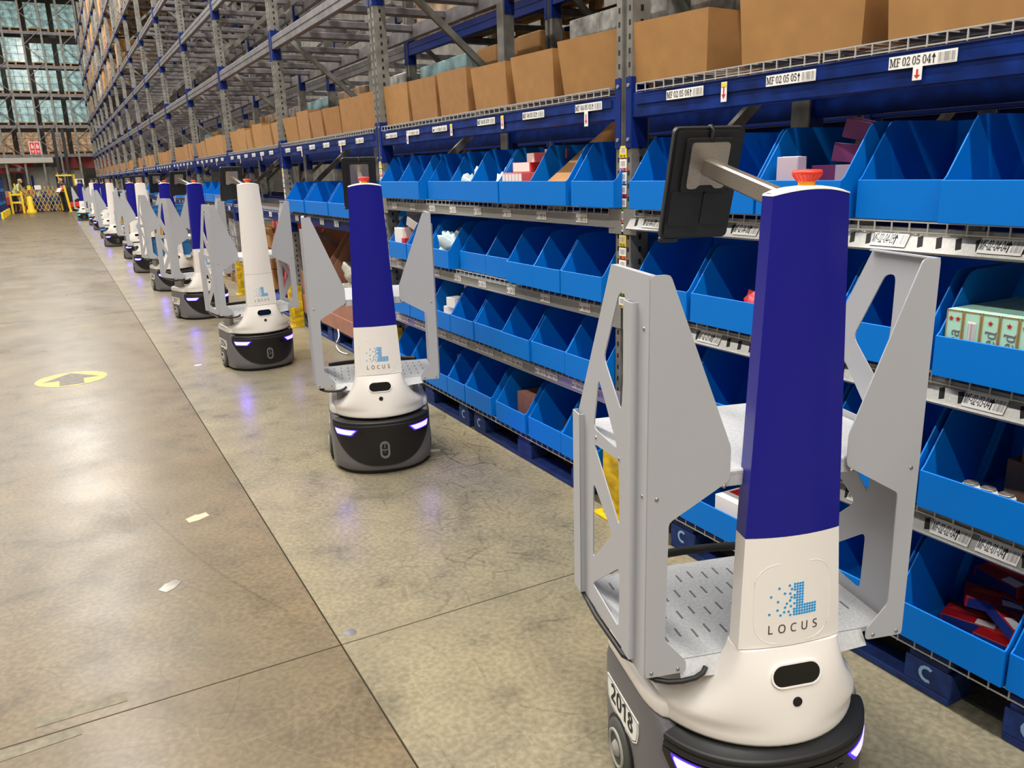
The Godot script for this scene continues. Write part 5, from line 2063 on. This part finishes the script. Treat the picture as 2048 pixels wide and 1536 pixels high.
# ---------------------------------------------------------------- the end of the aisle
func end_of_aisle() -> void:
	var ez := -52.0
	# transverse rack that bridges the passage
	var ys := [2.9, 4.4, 6.0, 7.42, 9.1]
	var xs := [-4.66, -2.9, -1.14, 0.62, 2.38, 4.14]
	for i in 5:
		var r := thing("bridge_rack_bay", "tall galvanised rack bay across the aisle end, %s from the left" % ORD[i + 1], "rack", Vector3(xs[i], 0, ez), 0.0, "rack bays across the aisle end")
		var l: float = xs[i + 1] - xs[i]
		for x in ([0.0, l * 0.5, l] if i == 4 else [0.0, l * 0.5]):
			for z in [0.0, -1.05]:
				var g := Geo.new()
				g.box(Vector3(x, 5.6, z), Vector3(0.1, 11.2, 0.08))
				part(g, "post", M.galv_dull, r)
			var y := 2.9
			var k := 0
			while y < 10.5:
				var b := Geo.new()
				b.bar(Vector3(x, y, 0 if k % 2 else -1.05), Vector3(x, y + 0.8, -1.05 if k % 2 else 0), 0.04, 0.04)
				part(b, "brace", M.galv_dull, r)
				if x > 0.1 and x < l - 0.1:
					# face bracing between the two front posts
					b = Geo.new()
					b.bar(Vector3(x if k % 2 else x + l * 0.5, y, 0.05), Vector3(x + l * 0.5 if k % 2 else x, y + 0.8, 0.05), 0.03, 0.04, Vector3.BACK)
					part(b, "brace", M.galv_dull, r)
				y += 0.8
				k += 1
		for y in ys:
			var g := Geo.new()
			g.bevel_box(Vector3(l * 0.5, y, 0.0), Vector3(l - 0.1, 0.15, 0.06), 0.005)
			part(g, "beam", M.beam_grey, r)
			g = Geo.new()
			g.bevel_box(Vector3(l * 0.5, y, -1.05), Vector3(l - 0.1, 0.15, 0.06), 0.005)
			part(g, "beam", M.beam_grey, r)
			for s in 2:
				# slanting brace on the rear
				g = Geo.new()
				g.bar(Vector3(0.1 + s * l * 0.5, y + 0.12, -1.12), Vector3(l * 0.5 + s * (l * 0.5 - 0.1), y + 1.3, -1.12), 0.03, 0.04)
				part(g, "brace", M.galv_dull, r)
	var k := 0
	for t in ys.size():
		var x := -4.6
		while x < 3.0:
			k += 1
			var m: Material = M.wrap_cyan
			var nm := "cyan wrapped"
			if t == 0:
				m = M.carton_tan
				nm = "tan wrapped"
			elif t == 4 and x < -1.2:
				m = M.wrap_grey
				nm = "grey wrapped"
			var h: float = [1.0, 1.15, 1.05, 1.2, 1.25][t] - (0.25 if t == 3 and x > 0.0 else 0.0)
			var o := goods_stack("bridge_load", "%s pallet load on the %s tier across the aisle end, %s from the left" % [nm, ORD[t + 1], ORD[int((x + 4.61) / 1.28) + 1]], 1.05, h, 1.0, Vector3(x, ys[t] + 0.08, ez - 0.5), m, "pallet loads across the aisle end", 3, 3)
			o.rotation.y = PI / 2
			x += 1.28
	# pair of red signs
	var s := thing("red_sign", "pair of red signs with white figures hung on the rack beam", "sign", Vector3(-0.55, 3.31, ez + 0.052))
	for i in 2:
		var g := Geo.new()
		g.box(Vector3(-0.125 + i * 0.25, 0, 0), Vector3(0.22, 0.6, 0.02))
		part(g, "sign_panel", M.red_panel, s)
		g = Geo.new()
		for a in [[-0.04, 0.08, 0.03, 0.2], [0.0, 0.1, 0.025, 0.26], [0.05, 0.06, 0.03, 0.16], [0.0, -0.15, 0.14, 0.035], [0.0, -0.22, 0.1, 0.02]]:
			g.box(Vector3(-0.125 + i * 0.25 + a[0], a[1], 0.012), Vector3(a[2], a[3], 0.004))
		part(g, "white_print", M.label_white, s)
	var fr := Geo.new()
	fr.plate(PackedVector2Array([Vector2(-0.27, -0.33), Vector2(0.27, -0.33), Vector2(0.27, 0.33), Vector2(-0.27, 0.33)]), Transform3D(Basis(), Vector3(0, 0, -0.016)), 0.01)
	part(fr, "sign_back", M.label_white, s)
	# header beam and wall panels under the rack
	var g := Geo.new()
	g.bevel_box(Vector3(-2.0, 2.68, ez + 0.085), Vector3(4.4, 0.28, 0.08), 0.01)
	single(g, "header_beam", M.panel_grey, "wide pale header beam under the rack at the aisle end", "beam")
	g = Geo.new()
	g.box(Vector3(-2.6, 2.46, ez - 2.0), Vector3(3.6, 0.8, 0.1))
	var red := single(g, "red_fascia", M.red_panel, "glossy red fascia panel behind the rack at the aisle end", "panel")
	g = Geo.new()
	g.bar(Vector3(-2.2, 2.8, ez - 1.93), Vector3(-0.95, 2.1, ez - 1.93), 0.03, 0.11)
	g.box(Vector3(-2.2, 2.45, ez - 1.94), Vector3(0.45, 0.2, 0.02))
	g.box(Vector3(-1.75, 2.25, ez - 1.94), Vector3(0.6, 0.18, 0.02))
	part(g, "painted_reflection", M.label_white, red)  # white shapes paint a reflection streak onto the glossy red
	g = Geo.new()
	g.box(Vector3(1.85, 2.53, ez - 1.14), Vector3(2.7, 0.6, 0.08))
	single(g, "dark_red_fascia", M.carton_red, "dark red strip behind the forklift mast", "panel")
	for a in [["grey sheet metal panel left of the forklift", -0.35, 1.25, 1.45], ["grey ribbed panel right of the forklift", 1.15, 1.45, 0.8]]:
		g = Geo.new()
		g.bevel_box(Vector3(a[1], 1.175, ez - 1.4), Vector3(a[3], 2.35, 0.06), 0.01)
		for i in 4:
			g.box(Vector3(a[1] - a[3] * 0.4 + i * a[3] * 0.27, a[2], ez - 1.365), Vector3(0.03, 1.8, 0.02))
		single(g, "sheet_panel", M.panel_grey, a[0], "panel")
	for a in [["blue post left of the grey sheet panel", -0.95], ["blue post beside the forklift mast", 0.25]]:
		g = Geo.new()
		g.bevel_box(Vector3(a[1], 0.95, ez - 0.9), Vector3(0.12, 1.9, 0.1), 0.01)
		single(g, "blue_post", M.rack_blue, a[0], "post")
	for i in 7:
		g = Geo.new()
		g.bevel_box(Vector3(-3.4 + i * 0.36, 1.0275, ez - 2.0), Vector3(0.27, 2.055, 0.12), 0.02)
		single(g, "dark_door_leaf", [M.base_grey, M.pack_brown, M.black][i % 3], "dark upright panel under the red fascia, %s from the left" % ORD[i + 1], "panel", Vector3.ZERO, 0.0, "dark panels under the red fascia")
	# expanding lattice gate
	var gate := thing("lattice_gate", "yellow expanding lattice gate across the aisle end", "gate", Vector3(-0.75, 0, -50.6))
	for i in range(-5, 16):
		for q in 2:
			var x0 := -1.0 + i * 0.19
			var x1 := x0 + (0.62 if q else -0.62)
			var a := Vector3(x0, 0.06, 0.02 * q)
			var b := Vector3(x1, 1.32, 0.02 * q)
			# keep the bars inside the gate frame
			for lim in [-1.0, 1.0]:
				for v in 2:
					var p := a if v == 0 else b
					var o := b if v == 0 else a
					if p.x * lim > 1.0 and o.x * lim < 1.0:
						p = p.lerp(o, (p.x * lim - 1.0) / (p.x * lim - o.x * lim))
						if v == 0:
							a = p
						else:
							b = p
			if absf(a.x) > 1.001 or absf(b.x) > 1.001 or a.distance_to(b) < 0.1:
				continue
			var bg := Geo.new()
			bg.bar(a, b, 0.02, 0.035, Vector3.BACK)
			part(bg, "lattice_bar", M.gate_yellow, gate)
	for x in [-1.02, 1.02]:
		var p := Geo.new()
		p.bevel_box(Vector3(x, 0.75, 0), Vector3(0.07, 1.5, 0.07), 0.008)
		part(p, "gate_post", M.yellow_plain, gate)
	for a in [[-0.38, M.yellow_plain, 0.16, "yellow_notice"], [0.02, M.label_white, 0.3, "white_notice"]]:
		var p := Geo.new()
		p.box(Vector3(a[0], 1.27, 0.045), Vector3(a[2], 0.22, 0.01))
		part(p, a[3], a[1], gate)
	# yellow posts, stand and drum
	for a in [["leaning yellow post beside the person in orange", 0.62, -48.9, 1.35, 0.1], ["yellow post behind the person in orange", 0.33, -51.2, 2.0, 0.0], ["yellow post right of the forklift", 1.05, -51.3, 1.9, 0.0]]:
		g = Geo.new()
		g.bevel_box(Vector3(0, a[3] * 0.5, 0), Vector3(0.11, a[3], 0.1), 0.012)
		var base := Geo.new()
		base.box(Vector3(0, 0.006, 0), Vector3(0.24, 0.012, 0.22))
		var o := thing("yellow_post", a[0], "post", Vector3(a[1], 0, a[2]))
		var shaft := part(g, "shaft", M.yellow_plain, o)
		shaft.rotation.z = a[4]
		part(base, "foot_plate", M.yellow_plain, o)
	var st := thing("yellow_stand", "yellow tubular stand at the left of the aisle end", "stand", Vector3(-1.72, 0, -49.6))
	for x in [-0.28, 0.22]:
		g = Geo.new()
		g.bevel_box(Vector3(x, 0.55, 0), Vector3(0.1, 1.1, 0.1), 0.01)
		part(g, "leg", M.yellow_plain, st)
	for y in [0.55, 0.95]:
		g = Geo.new()
		g.bevel_box(Vector3(-0.03, y, 0), Vector3(0.5, 0.1, 0.08), 0.01)
		part(g, "rail", M.yellow_plain, st)
	g = Geo.new()
	g.lathe([Vector2(0.24, 0.0), Vector2(0.24, 0.1), Vector2(0.15, 0.22), Vector2(0.13, 0.8), Vector2(0.1, 0.84)], 16)
	single(g, "yellow_drum", M.yellow_plain, "yellow bollard with a wide foot before the gate", "bollard", Vector3(-1.18, 0, -49.7))
	# cartons and clutter behind the gate
	var r := RandomNumberGenerator.new()
	r.seed = 77
	var cm := [M.card, M.card_dark, M.wrap_white, M.pack_navy, M.carton_red, M.wrap_cyan, M.pallet_blue, M.card_pink]
	var cw := ["brown", "dark brown", "white", "navy", "red", "pale cyan", "blue", "pinkish"]
	for i in 26:
		var row := i / 9
		var j := r.randi_range(0, 7)
		g = Geo.new()
		var sz := Vector3(r.randf_range(0.2, 0.28), 0.4 if row < 2 else r.randf_range(0.22, 0.4), 0.35)
		g.bevel_box(Vector3(0, sz.y * 0.5, 0), sz, 0.008)
		single(g, "parcel", cm[j], "%s parcel in the %s layer of the clutter behind the gate, %s along" % [cw[j], ORD[row + 1], ORD[i % 9 + 1]], "box", Vector3(-2.15 + (i % 9) * 0.28, row * 0.4, -51.25 + r.randf_range(-0.06, 0.06)), 0.0, "parcels behind the gate")
	# reach truck
	var t := thing("reach_truck", "black reach truck with a tall mast behind the person", "forklift", Vector3(0.72, 0, -50.4))
	for x in [-0.32, 0.12]:
		g = Geo.new()
		g.bevel_box(Vector3(x, 2.1, -0.3), Vector3(0.16, 4.2, 0.18), 0.01)
		part(g, "mast_column", M.black, t)
	for y in [1.9, 2.9, 3.9]:
		g = Geo.new()
		g.bevel_box(Vector3(-0.1, y, -0.3), Vector3(0.6, 0.12, 0.12), 0.01)
		part(g, "mast_tie", M.base_grey, t)
	g = Geo.new()
	g.bevel_box(Vector3(0.1, 0.75, -0.3), Vector3(0.95, 1.1, 0.9), 0.05)
	part(g, "truck_body", M.black, t)
	g = Geo.new()
	g.bevel_box(Vector3(0.2, 0.32, 0.2), Vector3(0.9, 0.26, 0.3), 0.03)
	part(g, "red_bumper", M.estop_red, t)
	for x in [-0.2, 0.45]:
		g = Geo.new()
		g.cyl(Vector3(x - 0.06, 0.16, 0.1), Vector3(x + 0.06, 0.16, 0.1), 0.16, 16)
		part(g, "wheel", M.tyre, t)
	g = Geo.new()
	g.box(Vector3(-0.15, 1.85, 0.1), Vector3(0.75, 0.08, 0.1))
	part(g, "warning_bar", M.yellow_plain, t)
	# blue pallet stack with yellow corner guards at the left edge
	var pm := Geo.new()
	for x in 7:
		pm.box(Vector3(-0.45 + x * 0.15, 0.133, 0), Vector3(0.1, 0.022, 1.2))
	for z in [-0.53, 0.0, 0.53]:
		pm.box(Vector3(0, 0.111, z), Vector3(1.0, 0.022, 0.12))
		for x in [-0.45, 0.0, 0.45]:
			pm.box(Vector3(x, 0.061, z), Vector3(0.1, 0.078, 0.145))
	for x in [-0.45, 0.0, 0.45]:
		pm.box(Vector3(x, 0.011, 0), Vector3(0.1, 0.022, 1.2))
	var flat := pm.mesh()
	for i in 3:
		var z := -42.6 - i * 2.6
		for j in 12:
			single(flat, "stacked_pallet", M.pallet_blue if j % 4 else M.tote_blue, "blue pallet in the %s left stack, %s from the floor" % [ORD[i + 1], ORD[j + 1]], "pallet", Vector3(-2.67, j * 0.144, z), 0.0, "blue pallet stacks at the left edge")
		for q in [-0.75, 0.75]:
			g = Geo.new()
			g.bevel_box(Vector3(0, 0.16, 0), Vector3(0.1, 0.32, 0.14), 0.02)
			single(g, "corner_guard", M.yellow_plain, "yellow corner guard at the %s end of the %s left pallet stack" % ["near" if q > 0 else "far", ORD[i + 1]], "guard", Vector3(-2.11, 0, z + q), 0.0, "yellow corner guards at the left edge")
	person(Vector3(0.40, 0, -49.3), -0.5, 0, "person in an orange vest and dark trousers standing with papers beside a yellow post")
	person(Vector3(-1.86, 0, -50.12), 1.2, 1, "person in a pale hi-vis top leaning forward behind the yellow stand")
	# white notice on a stand right of the truck
	var ns := thing("notice_board", "white notice board on a thin post near the rack end", "sign", Vector3(1.18, 0, -47.2))
	g = Geo.new()
	g.box(Vector3(0, 1.5, 0), Vector3(0.4, 0.28, 0.015))
	part(g, "board", M.label_white, ns)
	g = Geo.new()
	g.cyl(Vector3(0, 0, -0.02), Vector3(0, 1.5, -0.02), 0.02, 8)
	g.cyl(Vector3(0, 0, -0.02), Vector3(0, 0.012, -0.02), 0.16, 16)
	part(g, "post", M.base_grey, ns)


# a figure meshed from tapered capsules that are joined smoothly
func person(at: Vector3, turn: float, pose: int, label: String) -> void:
	var bones := []   # from, to, radius, radius, colour
	var dark := Color(0.02, 0.02, 0.024)
	var navy := Color(0.03, 0.03, 0.06)
	var vest := Color(0.9, 0.16, 0.03) if pose == 0 else Color(0.62, 0.64, 0.3)
	var skin := Color(0.55, 0.3, 0.2)
	var hair := Color(0.05, 0.03, 0.02) if pose == 0 else Color(0.5, 0.4, 0.25)
	var lean := 0.0 if pose == 0 else 0.32
	for s in [-1.0, 1.0]:
		var hip := Vector3(s * 0.09, 0.92, 0)
		var knee := Vector3(s * 0.1, 0.5, 0.02 + 0.05 * s)
		var ank := Vector3(s * 0.1, 0.09, -0.02 + 0.06 * s)
		bones.append([hip, knee, 0.095, 0.065, dark])
		bones.append([knee, ank, 0.065, 0.045, dark])
		bones.append([ank + Vector3(0, -0.045, -0.03), ank + Vector3(s * 0.02, -0.05, 0.15), 0.045, 0.038, dark])
		var sh := Vector3(s * 0.18, 1.42, lean)
		var el := Vector3(s * 0.24, 1.14, lean + 0.03)
		var wr := Vector3(s * 0.12, 1.1 if pose == 0 else 0.98, lean + 0.26)
		bones.append([sh, el, 0.055, 0.045, navy if pose == 0 else vest])
		bones.append([el, wr, 0.043, 0.033, navy if pose == 0 else skin])
		bones.append([wr, wr + Vector3(-s * 0.03, 0.0, 0.08), 0.03, 0.026, skin])
		for q in 4:
			bones.append([wr + Vector3(-s * 0.03 + (q - 1.5) * 0.018, 0, 0.08), wr + Vector3(-s * 0.04 + (q - 1.5) * 0.018, -0.02, 0.14), 0.011, 0.009, skin])
		bones.append([wr + Vector3(s * 0.02, 0, 0.03), wr + Vector3(s * 0.045, 0.02, 0.08), 0.012, 0.01, skin])
	bones.append([Vector3(0, 0.94, 0), Vector3(0, 1.02, lean * 0.15), 0.13, 0.13, dark])
	bones.append([Vector3(0, 1.04, lean * 0.2), Vector3(0, 1.2, lean * 0.5), 0.135, 0.14, vest])
	bones.append([Vector3(-0.06, 1.22, lean * 0.55), Vector3(-0.09, 1.38, lean * 0.92), 0.11, 0.09, navy if pose == 0 else vest])
	bones.append([Vector3(0.06, 1.22, lean * 0.55), Vector3(0.09, 1.38, lean * 0.92), 0.11, 0.09, navy if pose == 0 else vest])
	var nk := Vector3(0, 1.46, lean + 0.01)
	var hd := Vector3(0, 1.62, lean * 1.25 + 0.03)
	bones.append([nk, nk + Vector3(0, 0.08, 0.01), 0.055, 0.05, skin])
	bones.append([hd + Vector3(0, -0.045, 0.02), hd + Vector3(0, 0.02, 0.0), 0.072, 0.09, skin])
	bones.append([hd + Vector3(0, 0.05, -0.02), hd + Vector3(0, 0.03, -0.05), 0.088, 0.08, hair])
	bones.append([hd + Vector3(0, -0.01, 0.09), hd + Vector3(0, -0.035, 0.105), 0.012, 0.016, skin])
	for s in [-1.0, 1.0]:
		bones.append([hd + Vector3(s * 0.085, -0.02, 0), hd + Vector3(s * 0.09, 0.015, -0.005), 0.016, 0.018, skin])
	var cell := 0.022
	var lo := Vector3(-0.36, 0.0, -0.22)
	var n := Vector3i(33, 80, 36 if pose else 31)
	var field := PackedFloat32Array()
	field.resize(n.x * n.y * n.z)
	field.fill(1.0)
	var near := PackedFloat32Array()
	near.resize(field.size())
	near.fill(1.0)
	var who := PackedInt32Array()
	who.resize(field.size())
	var k := 0.03
	for bi in bones.size():
		var b: Array = bones[bi]
		var p0: Vector3 = b[0]
		var p1: Vector3 = b[1]
		var r0: float = b[2]
		var r1: float = b[3]
		var pad := maxf(r0, r1) + 0.07
		var c0 := ((p0.min(p1) - Vector3.ONE * pad - lo) / cell).floor()
		var c1 := ((p0.max(p1) + Vector3.ONE * pad - lo) / cell).ceil()
		var ax := p1 - p0
		var l2 := maxf(ax.length_squared(), 1e-8)
		for z in range(maxi(0, int(c0.z)), mini(n.z, int(c1.z))):
			for y in range(maxi(0, int(c0.y)), mini(n.y, int(c1.y))):
				for x in range(maxi(0, int(c0.x)), mini(n.x, int(c1.x))):
					var p := lo + Vector3(x, y, z) * cell
					var t := clampf((p - p0).dot(ax) / l2, 0.0, 1.0)
					var d := p.distance_to(p0 + ax * t) - lerpf(r0, r1, t)
					var i := (z * n.y + y) * n.x + x
					if d < near[i]:
						near[i] = d
						who[i] = bi
					var h := maxf(k - absf(field[i] - d), 0.0) / k
					field[i] = minf(field[i], d) - h * h * k * 0.25
	# surface nets
	var g := Geo.new()
	g.use_col = true
	var vid := {}
	var pts := PackedVector3Array()
	var cols := PackedColorArray()
	for z in n.z - 1:
		for y in n.y - 1:
			for x in n.x - 1:
				var i := (z * n.y + y) * n.x + x
				var sum := Vector3.ZERO
				var cnt := 0
				var f8 := [field[i], field[i + 1], field[i + n.x], field[i + n.x + 1], field[i + n.x * n.y], field[i + n.x * n.y + 1], field[i + n.x * n.y + n.x], field[i + n.x * n.y + n.x + 1]]
				var neg := 0
				for v in f8:
					if v < 0.0:
						neg += 1
				if neg == 0 or neg == 8:
					continue
				for e in [[0, 1], [2, 3], [4, 5], [6, 7], [0, 2], [1, 3], [4, 6], [5, 7], [0, 4], [1, 5], [2, 6], [3, 7]]:
					var fa: float = f8[e[0]]
					var fb: float = f8[e[1]]
					if (fa < 0.0) != (fb < 0.0):
						var t := fa / (fa - fb)
						var pa := Vector3(e[0] & 1, (e[0] >> 1) & 1, e[0] >> 2)
						var pb := Vector3(e[1] & 1, (e[1] >> 1) & 1, e[1] >> 2)
						sum += pa.lerp(pb, t)
						cnt += 1
				vid[i] = pts.size()
				pts.append(lo + (Vector3(x, y, z) + sum / cnt) * cell)
				cols.append(bones[who[i]][4])
	var nrm := PackedVector3Array()
	nrm.resize(pts.size())
	var faces := []
	var sx := 1
	var sy := n.x
	var sz := n.x * n.y
	for i in vid:
		for a in [[sx, sy, sz], [sy, sz, sx], [sz, sx, sy]]:
			var ia: bool = field[i] < 0.0
			var ib: bool = field[i + a[0]] < 0.0
			if ia == ib:
				continue
			var q := [i, i - a[1], i - a[1] - a[2], i - a[2]]
			var ok := true
			for v in q:
				if not vid.has(v):
					ok = false
			if not ok:
				continue
			var f := [vid[q[0]], vid[q[1]], vid[q[2]], vid[q[3]]]
			if not ia:
				f.reverse()
			faces.append(f)
			var nn := (pts[f[1]] - pts[f[0]]).cross(pts[f[2]] - pts[f[0]])
			for v in f:
				nrm[v] += nn
	for f in faces:
		for q in [[0, 1, 2], [0, 2, 3]]:
			for w in [0, 2, 1]:
				var v: int = f[q[w]]
				g.tint = cols[v]
				g.vert(pts[v], nrm[v].normalized())
	var m := StandardMaterial3D.new()
	m.vertex_color_use_as_albedo = true
	m.roughness = 0.7
	var o := thing("person", label, "person", at, turn)
	part(g, "body", m, o)
	if pose == 0:
		var pg := Geo.new()
		pg.box(Vector3(0.0, 1.12, 0.36), Vector3(0.21, 0.004, 0.29), Basis(Vector3.RIGHT, 0.7))
		single(pg, "paper_sheet", M.label_white, "white papers held by the person in orange", "paper", at + Vector3(0, 0, 0), turn)


# ---------------------------------------------------------------- on the floor
func floor_bits() -> void:
	# round yellow floor sticker with an arrow
	var o := thing("floor_sticker", "round yellow floor sticker with a grey arrow pointing down the aisle", "sticker", Vector3(-0.1, 0.0005, -7.1))
	var g := Geo.new()
	var ring := PackedVector2Array()
	for i in 40:
		ring.append(Vector2(cos(TAU * i / 40.0), sin(TAU * i / 40.0)) * 0.255)
	var tr := Transform3D(Basis(Vector3.RIGHT, Vector3.FORWARD, Vector3.UP), Vector3(0, 0.0005, 0))
	g.plate(ring, tr, 0.001)
	part(g, "disc", M.sticker_yellow, o)
	g = Geo.new()
	g.plate(PackedVector2Array([Vector2(-0.085, -0.215), Vector2(0.085, -0.215), Vector2(0.085, -0.02), Vector2(0.2, -0.02), Vector2(0, 0.225), Vector2(-0.2, -0.02), Vector2(-0.085, -0.02)]), Transform3D(tr.basis, Vector3(0, 0.0013, 0)), 0.0008)
	part(g, "arrow_print", M.sticker_grey, o)
	# scraps
	for a in [["tan paper scrap on the floor left of the joint", 0.352, -3.711, 0.052, 0.036, 0.3, M.tape], ["torn white label on the floor near the camera", 0.163, -3.089, 0.045, 0.03, 0.7, M.wrap_grey], ["small tan paper scrap beside the second robot", 1.62, -3.95, 0.05, 0.02, -0.3, M.tape], ["pale scrap right of the second robot base", 1.64, -4.55, 0.05, 0.03, 0.8, M.label_white], ["tiny white scrap near the third robot", 0.83, -7.0, 0.03, 0.02, 0.2, M.label_white], ["small cream tape scrap far left on the floor", -0.85, -9.6, 0.09, 0.02, 0.1, M.tape]]:
		g = Geo.new()
		g.plate(PackedVector2Array([Vector2(-a[3], -a[4] * 0.8), Vector2(-a[3] * 0.2, -a[4]), Vector2(a[3] * 0.9, -a[4] * 0.6), Vector2(a[3], a[4] * 0.7), Vector2(a[3] * 0.3, a[4] * 0.75), Vector2(a[3] * 0.1, a[4]), Vector2(-a[3] * 0.9, a[4] * 0.6)]), Transform3D(Basis(Vector3.RIGHT, Vector3.FORWARD, Vector3.UP), Vector3(0, 0.0008, 0)), 0.001)
		single(g, "paper_scrap", a[6], a[0], "scrap", Vector3(a[1], 0, a[2]), a[5])
	g = Geo.new()
	g.lathe([Vector2(0.022, 0.0), Vector2(0.021, 0.0012), Vector2(0.0, 0.0016)], 14)
	single(g, "gum_spot", M.base_grey, "dark flattened spot on the floor beside the joint crossing", "spot", Vector3(0.654, 0.0, -2.412))
	# strips of worn tape at the lower left
	for a in [["worn tan tape strip beside the joint at the lower left", -0.155, -2.43, 0.24, 0.052, 0.0], ["second worn tape strip at the bottom left corner", -0.275, -2.322, 0.23, 0.045, 0.06]]:
		g = Geo.new()
		g.box(Vector3(0, 0.0006, 0), Vector3(a[3], 0.0012, a[4]))
		single(g, "tape_strip", M.tape_worn, a[0], "tape", Vector3(a[1], 0, a[2]), a[5])
	# white strapping hanging from the third bay pallet
	g = Geo.new()
	var path := []
	for i in 14:
		var t := i / 13.0
		path.append(Vector3(-0.06 * sin(t * 2.6), 0.16 - 0.157 * minf(1.0, t * 1.5), 0.3 * t + 0.05 * sin(t * 9.0)))
	g.tube(path, 0.006, 6)
	single(g, "strapping", M.label_white, "white strapping band hanging from the third bay pallet", "strap", Vector3(RX + 0.03, 0.006, -6.95))
